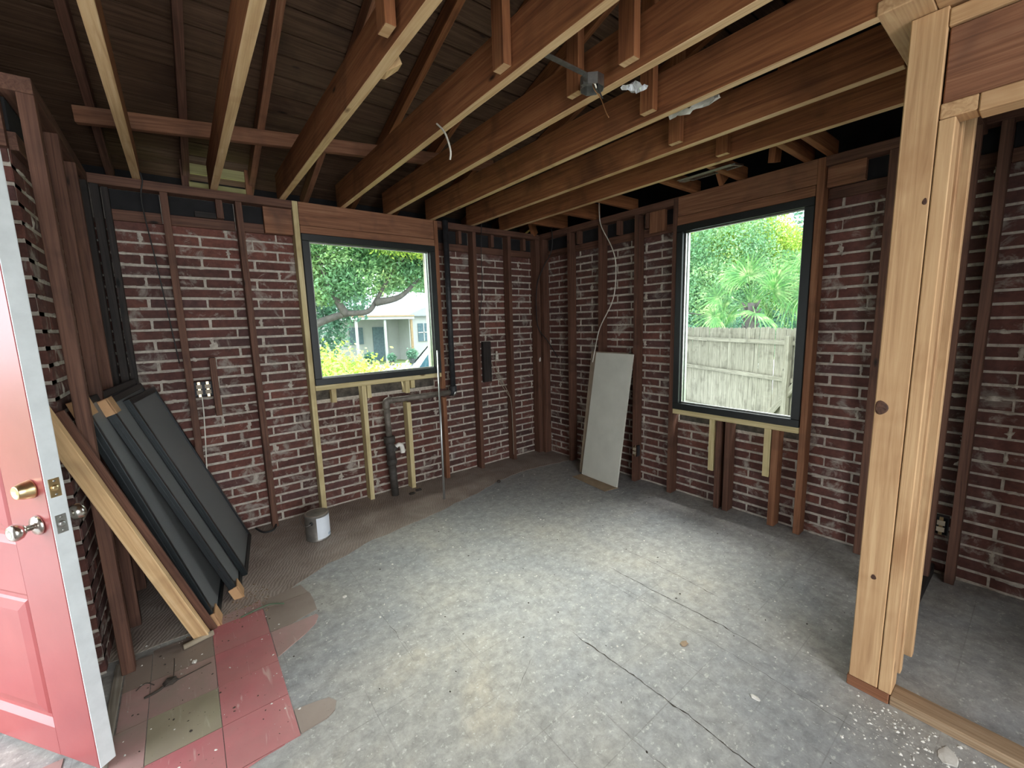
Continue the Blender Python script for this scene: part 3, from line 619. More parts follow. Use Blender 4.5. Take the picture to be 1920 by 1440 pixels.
# ------------------------------------------------------------ leaning screens and plank by the left corner
def screen(label, nb, fb, nt, ft, th, caps, ribs=True):
    """corners: near-bottom, far-bottom, near-top, far-top of the upper face"""
    nb, fb, nt, ft = map(Vector, (nb, fb, nt, ft)); ex = (fb - nb).normalized(); ez = (nt - nb); H = ez.length; ez = (ez - ex * ez.dot(ex)).normalized(); ey = ez.cross(ex)
    if ey.x < 0: ey = -ey
    root = empty('window_screen'); mw = Matrix((ex, ey, ez)).transposed().to_4x4(); mw.translation = nb; root.matrix_world = mw
    tag(root, label, 'screen', 'black framed screens leaning in the corner'); W = (fb - nb).length; f = .032
    def q(n, x0, x1, y0, y1, z0, z1, m_, bev=.002): return box(n, x0, x1, y0, y1, z0, z1, m_, root, bev)
    q('frame_stile', 0, f, -th, 0, 0, H, BLACKMETAL); q('frame_stile', W - f, W, -th, 0, 0, H, BLACKMETAL)
    q('frame_rail', f, W - f, -th, 0, 0, f, BLACKMETAL); q('frame_rail', f, W - f, -th, 0, H - f, H, BLACKMETAL)
    if ribs: q('side_flange', -.006, .0, -th * .55, -th * .45, .03, H - .03, BLACKMETAL, .001)
    q('mesh_panel', f, W - f, -.010, -.008, f, H - f, MESHM, 0)
    for kind in caps:
        z0, z1 = ((-.004, .075) if kind == 'b' else (H - .075, H + .006)); zc = (0 if kind == 'b' else 1)
        V = []; F = []
        for bx in (((-.008, -th - .004, z0), (-.001, .010, z1)), ((-.008, .002, z0), (.085, .008, z1)), ((-.008, -th - .004, z0 if not zc else z1 - .004), (.085, .008, z0 + .003 if not zc else z1))):
            v, fc = cuboid(*bx); k = len(V); V += v; F += [tuple(i + k for i in a) for a in fc]
        o = pydata('corner_protector', V, F, CARD, root); tag(o, 'tan cardboard corner protector')
    return root
screen('far and largest black mesh screen of the leaning stack, bricks showing through it', (-3.020, -.600, .006), (-2.935, -.03, .006), (-3.455, -.660, 1.155), (-3.385, -.09, 1.155), .028, ())
screen('middle black screen of the leaning stack, between the two other screens', (-3.072, -.835, .006), (-2.99, -.03, .006), (-3.512, -.960, 1.185), (-3.43, -.155, 1.185), .034, ('b', 't'))
screen('nearest black screen of the leaning stack, right behind the bare plank', (-3.190, -1.03, .006), (-3.075, -.03, .006), (-3.570, -1.16, 1.215), (-3.49, -.16, 1.215), .042, ('b', 't'))
pl = beam('wooden_plank', (-3.262, -1.092, .012), (-3.635, -1.245, 1.245), .034, .058, 'plank', None, upv=(.95, -.2, .3)); tag(pl, 'bare rough-sawn wooden plank leaning in front of the black screens', 'plank')
pl2 = beam('thin_batten', (-3.215, -1.062, .012), (-3.585, -1.200, 1.215), .012, .030, 'stud', None, upv=(.95, -.2, .3)); tag(pl2, 'thin brown batten squeezed between plank and nearest screen', 'batten')

# ------------------------------------------------------------ white panel leaning on the right wall
def lean(n, label, cat, nb, fb, nt, th, mat, extra=None):
    nb, fb, nt = map(Vector, (nb, fb, nt)); ex = (fb - nb).normalized(); ez = nt - nb; H = ez.length; ez = (ez - ex * ez.dot(ex)).normalized(); ey = ez.cross(ex)
    W = (fb - nb).length; me = bevmesh(n, (W, th, H), .0015); o = link(n, me, mat); mw = Matrix((ex, ey, ez)).transposed().to_4x4(); mw.translation = nb + ex * W / 2 + ez * H / 2 + ey * (th / 2 * (-1 if ey.x < 0 else 1)); o.matrix_world = mw
    tag(o, label, cat); return o
lean('leaning_board', 'tall white laminated panel leaning against the wall beside the taller window', 'panel', (-.250, -1.254, .008), (-.222, -.806, .008), (-.045, -1.262, 1.195), .016, WBOARD)
lean('leaning_board', 'brown-faced panel behind the white leaning panel, showing as a strip on its left', 'panel', (-.205, -1.19, .008), (-.196, -.752, .008), (-.022, -1.19, 1.205), .014, WBOARD2)
slb = slab('tan_board', [(-.385, -1.232), (-.232, -1.262), (-.205, -.80), (-.335, -.79)], .0022, .006, CARD2, None); tag(slb, 'thin flat tan board lying on the floor under the white leaning panel', 'board')

# ------------------------------------------------------------ paint can
cc = empty('paint_can', (-2.556, -.385, .0024)); tag(cc, 'used metal paint can with white label, standing on the floor below the smaller window', 'paint can')
lathe('can_body', [(.080, 0), (.083, .003), (.083, .006), (.081, .008), (.081, .178), (.083, .182), (.083, .187), (.080, .188)], plain('grey_can', (.20, .185, .165), .45, .5, .3, 15), cc, 36)
lathe('lid', [(.079, .184), (.078, .189), (.070, .189), (.069, .180), (.035, .180), (.001, .1805)], plain('paint_smeared_lid', (.33, .27, .22), .6, .2, .35, 20), cc, 36)
V = []; F = []; n_ = 26
for k in range(n_ + 1):
    t = math.radians(-105 + k * 190 / n_)
    for z in (.014, .172): V.append((math.cos(t) * .0822, math.sin(t) * .0822, z))
for k in range(n_): F.append((2 * k, 2 * k + 2, 2 * k + 3, 2 * k + 1))
o = pydata('paper_label', V, F, plain('blue_white_label', (.74, .78, .84), .5, 0, .06, 10), cc, smooth=True); tag(o, 'pale blue-white paper label')
th = math.radians(-128); ex_ = Vector((math.cos(th), math.sin(th), 0)); sd = Vector((-ex_.y, ex_.x, 0))
lathe('handle_ear', [(.013, -.002), (.013, .004), (.008, .007), (.001, .008)], plain('black_ear', (.02, .02, .02), .5), cc, 14, tuple(ex_ * .081 + Vector((0, 0, .140))), tuple(ex_))
hp = [ex_ * .090 + Vector((0, 0, .140)), ex_ * .104 + sd * -.03 + Vector((0, 0, .130)), ex_ * .088 + sd * -.068 + Vector((0, 0, .145)), ex_ * .045 + sd * -.098 + Vector((0, 0, .172)), ex_ * 0 + sd * -.098 + Vector((0, 0, .178)), ex_ * -.055 + sd * -.08 + Vector((0, 0, .165)), ex_ * -.086 + Vector((0, 0, .14))]
tube('wire_handle', smoothpts(hp), .0016, STEEL, cc, 6)
gd = .0815
for i_ in range(4):   # small printed block low on the label
    a0 = math.radians(-48 + i_ * 7); 
    V = [(math.cos(a0 + s) * gd * 1.012, math.sin(a0 + s) * gd * 1.012, z) for s, z in ((0, .022), (.09, .022), (.09, .040), (0, .040))]
    pydata('printed_mark', V, [(0, 1, 2, 3)], plain('label_print_%d' % i_, (.25, .36, .46), .5), cc)

# ------------------------------------------------------------ drain pipe, stack, conduit
pr = empty('drain_pipe', (-1.845, -.032, 0)); tag(pr, 'old cast iron drain pipe rising from the floor under the smaller window and elbowing right', 'pipe')
def loc(pts): return [Vector(p) - Vector((-1.845, -.032, 0)) for p in pts]
tube('lower_pipe', loc([(-1.822, -.032, 0), (-1.832, -.032, .30)]), .033, IRON, pr, 18)
lathe('hub', [(.034, 0), (.044, .006), (.044, .045), (.034, .055)], IRON, pr, 20, loc([(-1.832, -.032, .29)])[0])
tube('tee_body', loc([(-1.833, -.032, .34), (-1.840, -.032, .50)]), .037, IRON, pr, 18)
lathe('hub', [(.034, 0), (.049, .008), (.049, .060), (.036, .066), (.034, .066)], IRON, pr, 20, loc([(-1.840, -.032, .485)])[0])
tube('side_outlet', loc([(-1.835, -.032, .40), (-1.79, -.05, .45)]), .024, IRON, pr, 14)
o = tube('outlet_stub', loc(smoothpts([(-1.80, -.046, .437), (-1.772, -.052, .463), (-1.748, -.056, .455), (-1.738, -.058, .425), (-1.735, -.058, .385)], 4)), [.018] * 8 + [.021] * 9, PVC, pr, 14); tag(o, 'white plastic elbow stub')
GALV = plain('dull_grey_pipe', (.18, .155, .13), .6, .3, .35, 20, .2)
tube('riser', loc([(-1.840, -.032, .54), (-1.846, -.032, .83)]), .026, GALV, pr, 18)
tube('elbow', loc(smoothpts([(-1.846, -.032, .80), (-1.846, -.032, .84), (-1.838, -.032, .860), (-1.80, -.032, .868)], 5)), .032, GALV, pr, 18)
tube('branch_pipe', loc([(-1.82, -.032, .864), (-1.19, -.032, .862)]), .025, GALV, pr, 18)
vp = empty('vent_stack', (-1.178, -.032, .86)); tag(vp, 'black vertical vent stack beside the smaller window, joining the drain pipe', 'pipe')
l2 = lambda pts: [Vector(p) - Vector((-1.178, -.032, .86)) for p in pts]
tube('stack_pipe', l2([(-1.178, -.036, .90), (-1.176, -.036, 2.44)]), .026, BLACKIRON, vp, 18)
tube('stack_elbow', l2(smoothpts([(-1.215, -.036, .862), (-1.19, -.036, .862), (-1.178, -.036, .875), (-1.178, -.036, .92)], 5)), .034, BLACKIRON, vp, 18)
lathe('elbow_collar', [(.034, 0), (.037, .003), (.037, .02), (.034, .022)], STEEL, vp, 18, l2([(-1.165, -.036, .85)])[0], (-1, 0, .4))
cd = tube('conduit_rod', [(-1.536, -.412, .002), (-1.322, -.034, 1.268)], .0105, CONDUIT, None, 12); tag(cd, 'thin grey metal rod leaning on the lower right corner of the smaller window', 'rod')

# ------------------------------------------------------------ outlets and cables
def outlet(loc_, ux, n, label, two=True):
    r_ = empty('outlet_box', loc_); mw = Matrix((ux, n, (0, 0, 1))).transposed().to_4x4() if False else None
    ux = Vector(ux); nn = Vector(n); mw = Matrix((ux, nn, Vector((0, 0, 1)))).transposed().to_4x4(); mw.translation = loc_; r_.matrix_world = mw
    w_ = .10 if two else .055; q = lambda nm, x0, x1, y0, y1, z0, z1, m_: box(nm, x0, x1, y0, y1, z0, z1, m_, r_, .001)
    q('box_back', -w_ / 2, w_ / 2, -.045, -.040, -.05, .05, BLACKIRON); q('box_side', -w_ / 2, -w_ / 2 + .002, -.04, 0, -.05, .05, BLACKIRON); q('box_side', w_ / 2 - .002, w_ / 2, -.04, 0, -.05, .05, BLACKIRON)
    q('box_side', -w_ / 2, w_ / 2, -.04, 0, .048, .05, BLACKIRON); q('box_side', -w_ / 2, w_ / 2, -.04, 0, -.05, -.048, BLACKIRON)
    for c_ in ((-.024, .024) if two else (0,)):
        yk = q('yoke', c_ - .008, c_ + .008, .0, .003, -.052, .052, BRASS)
        for z0 in (.005, -.032): o = q('receptacle', c_ - .016, c_ + .016, .0, .008, z0, z0 + .027, CABT); o.parent = yk; o.location -= yk.location
    tag(r_, label, 'outlet'); return r_
outlet((-3.100, -.002, 1.116), (1, 0, 0), (0, -1, 0), 'open electrical box with two bare receptacles on the brick wall above the leaning screens')
outlet((.0, -1.262, .30), (0, 1, 0), (-1, 0, 0), 'small bare receptacle low on the stud right of the white leaning panel', False)
outlet((-.0, -3.262, .325), (0, 1, 0), (-1, 0, 0), 'bare receptacle low on the brick wall behind the new wooden post', False)
def cable(n, pts, r_, mat, label):
    o = tube(n, smoothpts(pts, 6), r_, mat, None, 8); tag(o, label, 'cable'); return o
cable('hanging_cable', [(-.03, -.867, 2.60), (-.022, -.861, 2.479), (-.022, -.886, 2.356), (-.022, -1.01, 2.147), (-.022, -1.053, 1.978), (-.022, -1.025, 1.696), (-.022, -.868, 1.43), (-.03, -.815, 1.225), (-.05, -.80, 1.10)], .0048, CABW, 'white cable hanging down the wall behind the white leaning panel')
cable('corner_cable', [(-.02, -.09, 2.62), (-.012, -.209, 2.459), (-.012, -.204, 2.244), (-.015, -.083, 2.095), (-.06, -.015, 1.877), (-.055, -.012, 1.467), (-.012, -.12, 1.30), (-.008, -.27, 1.121)], .005, CABB, 'black cable looping down the wall corner')
cable('thin_cable', [(-.756, -.012, 2.50), (-.774, -.012, 2.213), (-.775, -.01, 1.9), (-.768, .03, 1.72), (-.765, .09, 1.50)], .0035, CABB, 'thin black cable beside the second stud left of the corner')
cable('stud_cable', [(-.60, .045, 1.20), (-.605, .035, 1.038), (-.516, .03, .858), (-.445, .01, .673), (-.442, -.003, .373), (-.436, -.003, .068)], .0032, CABT, 'tan cable running to the stud nearest the corner and down it to the floor')
cable('stud_cable', [(-.655, .045, 1.10), (-.625, .035, .99), (-.54, .03, .84), (-.448, .012, .70)], .0030, CABT, 'short tan cable slanting from the dark block left of the corner')
cable('outlet_cable', [(-3.115, -.006, 1.066), (-3.118, -.010, .95), (-3.13, -.012, .75), (-3.143, -.02, .56), (-3.14, -.02, .40)], .0035, CABW, 'white cable dropping from the electrical box behind the screens')
cable('attic_cable', [(-3.30, -.03, 2.55), (-3.262, -.03, 2.44), (-3.28, -.018, 2.30), (-3.25, -.01, 1.9), (-3.21, .03, 1.3)], .0035, CABB, 'black cable running down the back wall left of the first stud')
cable('joist_wire', [(-2.09, -1.60, 2.47), (-2.092, -1.663, 2.417), (-2.092, -1.699, 2.365), (-2.09, -1.718, 2.305), (-2.088, -1.705, 2.275)], .0045, CABW, 'short white wire end dangling from the middle of a joist')
cable('floor_cable', [(-2.90, .02, .03), (-2.86, -.05, .012), (-2.80, -.055, .010), (-2.77, -.01, .02), (-2.765, .06, .04)], .007, CABB, 'black cable end looping on the floor below the leaning screens')
ins = lathe('ceramic_knob', [(.008, -.04), (.012, -.036), (.012, -.022), (.007, -.018), (.007, -.006), (.012, -.002), (.012, .014), (.007, .018), (.007, .026), (.011, .03), (.010, .042), (.003, .045)], CABW, None, 14, (-.60, .03, 1.17), (0, 0, 1)); tag(ins, 'small white ceramic wire insulator on the brick left of the corner', 'insulator')
fr = pydata('rag_scrap', [(-.035, -.004, 1.06), (-.020, -.012, 1.065), (-.012, -.006, 1.10), (-.028, -.016, 1.115), (-.040, -.006, 1.09)], [(0, 1, 2, 3, 4)], CHIPW); tag(fr, 'scrap of white paper stuck to the corner stud', 'scrap')

# ceiling fittings
jb = empty('ceiling_box', (-1.765, -2.30, 2.425)); tag(jb, 'round galvanised ceiling box with dangling wires between two joists', 'electrical box')
V, F = [], []
n_ = 8
for r_, z in ((.050, 0), (.050, .040), (.046, .040), (.046, .002)):
    for k in range(n_): V.append((math.cos((k + .5) * math.pi / 4) * r_, math.sin((k + .5) * math.pi / 4) * r_, z))
# open downwards: outer wall, top cap, inner wall
V = []
for r_, z in ((.046, .038), (.046, .0), (.050, .0), (.050, .042)):
    for k in range(n_): V.append((math.cos((k + .5) * math.pi / 4) * r_, math.sin((k + .5) * math.pi / 4) * r_, z))
F = [tuple(range(n_))]
for i_ in range(3):
    for k in range(n_): F.append((i_ * n_ + k, i_ * n_ + (k + 1) % n_, (i_ + 1) * n_ + (k + 1) % n_, (i_ + 1) * n_ + k))
F.append(tuple(3 * n_ + k for k in range(n_))[::-1]); pydata('box_shell', V, F, STEEL, jb)
box('mounting_strap', -.29, .055, -.012, .012, .043, .047, STEEL, jb, .0005); box('ear', -.06, -.046, -.008, .008, .0, .012, STEEL, jb, .0005)
tube('bare_wire', smoothpts([(-.02, -.02, .03), (-.018, -.025, -.01), (.0, -.045, -.05), (.012, -.06, -.10), (.02, -.07, -.125)]), .0022, COPPER, jb, 6)
tube('black_wire', smoothpts([(.0, -.02, .03), (.005, -.03, -.01), (.018, -.04, -.045)]), .003, CABB, jb, 6); tube('white_wire', smoothpts([(-.03, .0, .03), (-.022, -.03, .005), (-.010, -.03, -.008), (-.002, -.02, .01)]), .003, CABW, jb, 6)
def crumple(n, c_, sx, sy, amp, mat, label, seed, cat='foil'):
    rg = random.Random(seed); V = []; F = []; q = 7
    for i_ in range(q):
        for j_ in range(q): V.append((c_[0] + (i_ / (q - 1) - .5) * sx + rg.uniform(-1, 1) * sx * .05, c_[1] + (j_ / (q - 1) - .5) * sy + rg.uniform(-1, 1) * sy * .05, c_[2] + rg.uniform(-amp, amp)))
    for i_ in range(q - 1):
        for j_ in range(q - 1): F.append((i_ * q + j_, (i_ + 1) * q + j_, (i_ + 1) * q + j_ + 1, i_ * q + j_ + 1))
    o = pydata(n, V, F, mat); sm = o.modifiers.new('thick', 'SOLIDIFY'); sm.thickness = .0008; tag(o, label, cat); return o
crumple('foil_scrap', (-1.622, -2.40, 2.432), .085, .07, .010, FOIL, 'crumpled bright foil scrap hanging by the joist near the ceiling box', 3)
crumple('plastic_scrap', (-1.20, -2.42, 2.47), .05, .22, .02, plain('cloudy_film', (.5, .48, .42), .3), 'crumpled pale film tucked behind a joist right of the ceiling box', 5, 'scrap')
rg_ = empty('vent_register', (-.285, -2.05, 2.452)); tag(rg_, 'rusty metal air register hanging between last joist and the taller window', 'vent')
rg_.rotation_euler = (0, math.radians(-8), 0)
for a in ((-.06, -.045, -.17, .17), (.045, .06, -.17, .17)): box('register_frame', a[0], a[1], a[2], a[3], -.006, .006, STEEL, rg_, .001)
for y_ in (-.17, .155): box('register_frame', -.06, .06, y_, y_ + .015, -.006, .006, STEEL, rg_, .001)
RUST = plain('rusty_louver', (.10, .06, .04), .6, .5)
for k in range(22): y_ = -.15 + k * .0143; o = box('louver', -.045, .045, y_ - .0035, y_ + .0035, -.004, .002, RUST, rg_, 0)
box('duct_wire', -.10, -.06, -.16, .20, -.004, .0, STEEL, rg_, .001); box('duct_tab', -.06, .02, .172, .21, -.008, -.004, STEEL, rg_, .001)

# ------------------------------------------------------------ floor litter
def lump(n, c_, r_, mat, label=None, cat=None, seed=0, parent=None):
    bm = bmesh.new(); bmesh.ops.create_icosphere(bm, subdivisions=2, radius=1)
    for v in bm.verts:
        k = 1 + .45 * noise.noise(v.co * 1.8 + Vector((seed, 0, 0))); v.co = Vector((v.co.x * r_[0], v.co.y * r_[1], max(v.co.z, -.6) * r_[2])) * k
    me = bpy.data.meshes.new(n); bm.to_mesh(me); bm.free(); o = link(n, me, mat, parent); o.location = (c_[0], c_[1], c_[2] + r_[2] * .5)
    if label: tag(o, label, cat)
    return o
lump('dirt_clump', (-3.385, -1.330, .004), (.026, .020, .013), CHIPD, 'dark clump of dirt on the dusty red tiles', 'clump', 2)
lump('plaster_chip', (-3.30, -1.255, .004), (.009, .011, .006), CHIPW, 'white plaster crumb on the dusty tiles above the olive tile', 'chip', 5)
lump('plaster_chip', (-2.62, -1.22, .0), (.013, .009, .005), CHIPW, 'white plaster flake on grey concrete right of the broken tile corner', 'chip', 6)
lump('plaster_chip', (-1.55, -2.95, .0), (.010, .018, .006), CHIPW, 'white plaster crumb on the concrete in front of the post', 'chip', 8)
lump('plaster_chip', (-1.29, -3.46, .0), (.042, .024, .0035), CHIPW, 'largest flat white plaster splotch near the partition plate', 'chip', 9)
lump('brown_flake', (-1.50, -2.62, .0), (.020, .014, .006), CARD2, 'brown flake of old adhesive beside a floor crack', 'flake', 10)
lump('debris_clump', (-.95, -.42, .002), (.022, .018, .014), CHIPD, 'small dark clump on the floor near the back corner', 'clump', 12)
for i_, (x, y) in enumerate(((-1.70, -.12), (-1.62, -.08))): lump('debris_clump', (x, y, .003), (.03, .02, .012), CHIPD, ('dark crumb pile at the foot of the third pale stud under the smaller window', 'dark crumb between drain pipe foot and pale stud')[i_], 'clump', 20 + i_)
o = tube('pipe_scrap', [(-3.338, -1.128, .018), (-3.22, -1.098, .016)], .013, plain('dusty_tan_pipe', (.35, .29, .21), .8), None, 14); tag(o, 'short dusty pipe offcut at the foot of the leaning plank', 'pipe offcut')
o = tube('green_strip', smoothpts([(-3.10, -1.045, .008), (-3.03, -1.04, .016), (-2.96, -1.045, .020), (-2.90, -1.075, .012)]), .004, plain('green_wire', (.08, .12, .07), .6), None, 6); tag(o, 'thin green wire lying on the dusty tiles', 'wire')
for pts, lb in (([(-3.375, -1.32, .012), (-3.37, -1.26, .03), (-3.372, -1.19, .02)], 'twig standing up from the dirt clump'), ([(-3.36, -1.335, .008), (-3.29, -1.325, .010), (-3.24, -1.31, .006)], 'twig reaching right from the dirt clump'), ([(-3.47, -1.36, .005), (-3.43, -1.355, .008), (-3.41, -1.34, .006)], 'thick dark splinter left of the dirt clump'), ([(-3.50, -1.29, .006), (-3.47, -1.27, .010), (-3.44, -1.30, .006)], 'thin bent twig beside the floor strip')):
    o = tube('twig', smoothpts(pts), .0018 if 'thick' not in lb else .005, CHIPD, None, 6); tag(o, lb, 'twig')
def litter(n, cnt, region, size, mat, seed, label, flat=.5, z=.0):
    rg = random.Random(seed); V = []; F = []
    for _ in range(cnt):
        x, y = region(rg); s = size * (.35 + rg.random() ** 3 * 1.8); a = rg.uniform(0, 6.3); el = rg.uniform(.3, 1); k = len(V)
        for q in range(5):
            t = a + q * 1.2566; rr = rg.uniform(.7, 1.2) * s; px, py = math.cos(t) * rr, math.sin(t) * rr * el; V.append((x + px * math.cos(a) - py * math.sin(a), y + px * math.sin(a) + py * math.cos(a), z))
        V.append((x, y, z + s * flat))
        for q in range(5): F.append((k + q, k + (q + 1) % 5, k + 5))
    o = pydata(n, V, F, mat); tag(o, label, 'debris', None, 'stuff'); return o
def rm(rg):
    while True:
        x, y = rg.uniform(-3.0, -.10), rg.uniform(-3.9, -.15)
        if (y > -3.1 or x < -1.26) and (x > -2.9 or y < -1.1): return x, y
def rp(rg):
    return -1.21 - abs(rg.gauss(0, .13)), rg.uniform(-4.3, -3.2)
def rt(rg): return rg.uniform(-3.52, -2.95), rg.uniform(-1.9, -.95)
def rs(rg): return -2.95 - abs(rg.gauss(0, .14)), -.92 + rg.gauss(0, .09)
litter('white_crumbs', 1200, rm, .0040, CHIPW, 1, 'tiny white plaster crumbs scattered over the concrete floor')
litter('dark_crumbs', 320, rm, .0036, CHIPD, 2, 'tiny dark crumbs scattered over the concrete floor', .4)
litter('edge_rubble', 900, rp, .0042, CHIPW, 3, 'pale rubble crumbs along the partition bottom plate', .6)
litter('tile_crumbs', 130, rt, .0034, CHIPW, 4, 'white crumbs scattered on the red tiles', .6, .0035)
litter('dark_tile_crumbs', 110, rt, .0036, CHIPD, 5, 'dark crumbs scattered on the red tiles', .6, .0035)
litter('sawdust', 260, rs, .004, plain('wood_dust', (.26, .17, .10), .9), 6, 'brown dust and shavings at the feet of the leaning screens', .5, .003)

# ------------------------------------------------------------ outdoors
gr = pydata('ground', *cuboid((-40, .7, -1.0), (4.0, 60, -.6)), GRASS); gr['kind'] = 'structure'
g5_ = pydata('street_ground', *cuboid((4.0, 8.0, -1.5), (60, 60, -.6)), GRASS); g5_['kind'] = 'structure'
g2_ = pydata('side_yard', *cuboid((.62, -30, -1.6), (60, .69, -1.4)), GRASS); g2_['kind'] = 'structure'
g3_ = pydata('entry_ground', *cuboid((-40, -30, -1.0), (-4.4, .69, -.2)), PAVE); g3_['kind'] = 'structure'
g4_ = pydata('driveway', *cuboid((.9, 3.6, -.6), (14, 19.0, -.55)), PAVE); g4_['kind'] = 'structure'
def leaves(n, blobs, cnt, size, mat, parent=None, seed=0, zmin=-.6, shell=.55):
    rg = np.random.RandomState(seed); vols = np.array([b_[3] * b_[4] * b_[5] for b_ in blobs]) ** .66; pb = vols / vols.sum()
    idx = rg.choice(len(blobs), cnt, p=pb); B = np.array(blobs)[idx]
    d = rg.normal(size=(cnt, 3)); d /= np.linalg.norm(d, axis=1)[:, None]; rr = shell + (1 - shell) * rg.rand(cnt) ** .5; rr *= 1 + .16 * rg.normal(size=cnt)
    c_ = B[:, :3] + d * rr[:, None] * B[:, 3:6]; c_ = c_[c_[:, 2] > zmin]; cnt = len(c_)
    a = rg.normal(size=(cnt, 3)); a /= np.linalg.norm(a, axis=1)[:, None]; b_ = np.cross(a, rg.normal(size=(cnt, 3))); b_ /= np.linalg.norm(b_, axis=1)[:, None]
    s = size * (.6 + .8 * rg.rand(cnt))[:, None]; v = np.stack([c_ - a * s, c_ - b_ * s * .45, c_ + a * s, c_ + b_ * s * .45], 1).reshape(-1, 3)
    me = bpy.data.meshes.new(n); me.vertices.add(cnt * 4); me.vertices.foreach_set('co', v.astype(np.float32).ravel()); me.loops.add(cnt * 4); me.loops.foreach_set('vertex_index', np.arange(cnt * 4, dtype=np.int32))
    me.polygons.add(cnt); me.polygons.foreach_set('loop_start', np.arange(0, cnt * 4, 4, dtype=np.int32)); me.polygons.foreach_set('loop_total', np.full(cnt, 4, dtype=np.int32)); me.update(calc_edges=True)
    return link(n, me, mat, parent)
def tree(name, base, label, cat, trunk, branches, blobs, cnt, size, mat, seed, r0=.2, group=None):
    r_ = empty(name, (0, 0, 0)); r_.location = base; b0 = Vector(base); T = [Vector(p) - b0 for p in trunk]
    tk = tube('trunk', smoothpts(T, 5), [r0 * (1 - .5 * i_ / (5 * (len(T) - 1))) for i_ in range(5 * (len(T) - 1) + 1)], BARK, r_, 10)
    for br in branches:
        q = smoothpts([Vector(p) - b0 for p in br], 5); tube('branch', q, [r0 * .62 * (1 - .75 * i_ / (len(q) - 1)) for i_ in range(len(q))], BARK, tk, 8)
    o = leaves('crown', [(x - b0.x, y - b0.y, z - b0.z, a, b_, c_) for x, y, z, a, b_, c_ in blobs], cnt, size, mat, r_, seed, -b0.z - .6 if False else -9); o['kind'] = 'stuff'
    tag(r_, label, cat, group); return r_
# trees seen through the back window
tree('oak_tree', (-.9, 9.8, -.6), 'spreading oak with a long crooked branch, seen through the smaller window', 'tree',
     [(-.9, 9.8, -.6), (-.75, 9.7, .8), (-.5, 9.6, 1.6), (-.9, 10.0, 3.4), (-1.2, 10.2, 5)],
     [[(-.5, 9.6, 1.45), (.14, 9.28, 1.75), (.61, 8.95, 1.90), (1.09, 8.56, 1.95), (1.35, 8.45, 2.30), (1.61, 8.26, 2.8), (2.2, 8.0, 3.6)], [(.61, 8.95, 1.88), (.2, 8.9, 2.6), (.0, 9.1, 3.6)], [(1.3, 8.45, 2.2), (1.9, 8.1, 2.35), (2.5, 8.0, 2.9)]],
     [(-1.2, 10.3, 4.6, 2.4, 1.6, 1.7), (.6, 9.4, 4.1, 1.7, 1.2, 1.2), (2.2, 8.6, 4.4, 1.9, 1.3, 1.3), (3.6, 8.6, 4.0, 1.5, 1.2, 1.4), (1.2, 8.8, 3.1, 1.2, .9, .75), (2.6, 8.3, 3.2, 1.1, .8, .6), (-.7, 9.8, 3.0, 1.2, .9, 1.0), (.2, 9.2, 2.6, .8, .7, .45), (0.5, 9.6, 5.6, 3, 1.5, 1.4), (3.8, 9.2, 5.4, 2.4, 1.4, 1.3)], 95000, .055, LEAF1, 1, .19)
tree('yellow_tree', (2.6, 7.4, -.6), 'yellow-green overhanging tree at the top of the smaller window', 'tree', [(4.9, 7.6, -.6), (5.0, 7.6, 1.6), (4.4, 7.5, 3.4), (3.4, 7.4, 4.2)], [[(4.4, 7.5, 3.4), (3.0, 7.0, 3.9), (1.6, 6.9, 4.0)]],
     [(1.7, 7.2, 3.75, 1.1, .7, .42), (2.8, 6.9, 3.6, 1.0, .7, .45), (.5, 7.3, 3.95, 1.1, .7, .4), (3.9, 7.2, 3.8, 1.1, .8, .7), (2.2, 7.0, 4.4, 2.2, .9, .6)], 20000, .04, LEAF2, 2, .14)
tree('dark_tree', (-2.4, 14.5, -.6), 'dark bluish tree mass at the lower left of the smaller window', 'tree', [(-2.4, 14.5, -.6), (-2.4, 14.5, 2), (-2.2, 14.4, 3.6)], [[(-2.4, 14.5, 1), (-1.2, 14.2, 2.0), (.2, 14.0, 2.6)]],
     [(-2.6, 14.6, 2.6, 2.4, 1.2, 2.2), (-.6, 14.4, 1.5, 1.7, 1.0, 1.5), (1.0, 14.0, 1.4, 1.2, .9, 1.1), (-3.8, 14.6, 1.4, 2, 1, 2), (1.9, 14.0, 2.6, 1.2, .9, .9)], 15000, .10, LEAF3, 3, .2)
tree('backdrop_tree', (4, 32, -.6), 'tall tree row far behind the white house', 'tree', [(4, 32, -.6), (4, 32, 4), (4.5, 32, 8)], [], [(-8, 31, 4, 6, 2, 6), (0, 33, 6, 6, 2, 7), (8, 32, 6, 6, 2, 6.5), (16, 29, 6, 7, 2, 6.5), (-16, 30, 5, 6, 2, 6), (24, 27, 6, 6, 2, 6)], 26000, .28, LEAF1, 4, .4)
h = empty('hedge', (-1.2, 3.1, -.6)); tag(h, 'low yellow-green hedge right outside the smaller window', 'hedge')
o = leaves('foliage', [(-.35, .1, .90, 1.0, .9, .80), (-1.1, .0, .90, 1.2, .8, .83), (.40, -.25, .62, .62, .6, .80), (-2.2, 0, .9, 1.2, .8, .82)], 60000, .032, LEAF2, h, 7, .05, .7); o['kind'] = 'stuff'
for x, y in ((-.6, 0), (.1, .1), (.6, -.2)): tube('stem', [(x, y, 0), (x + .08, y, .5), (x - .05, y + .05, 1.2)], [.03, .02, .01], BARK, h, 7)
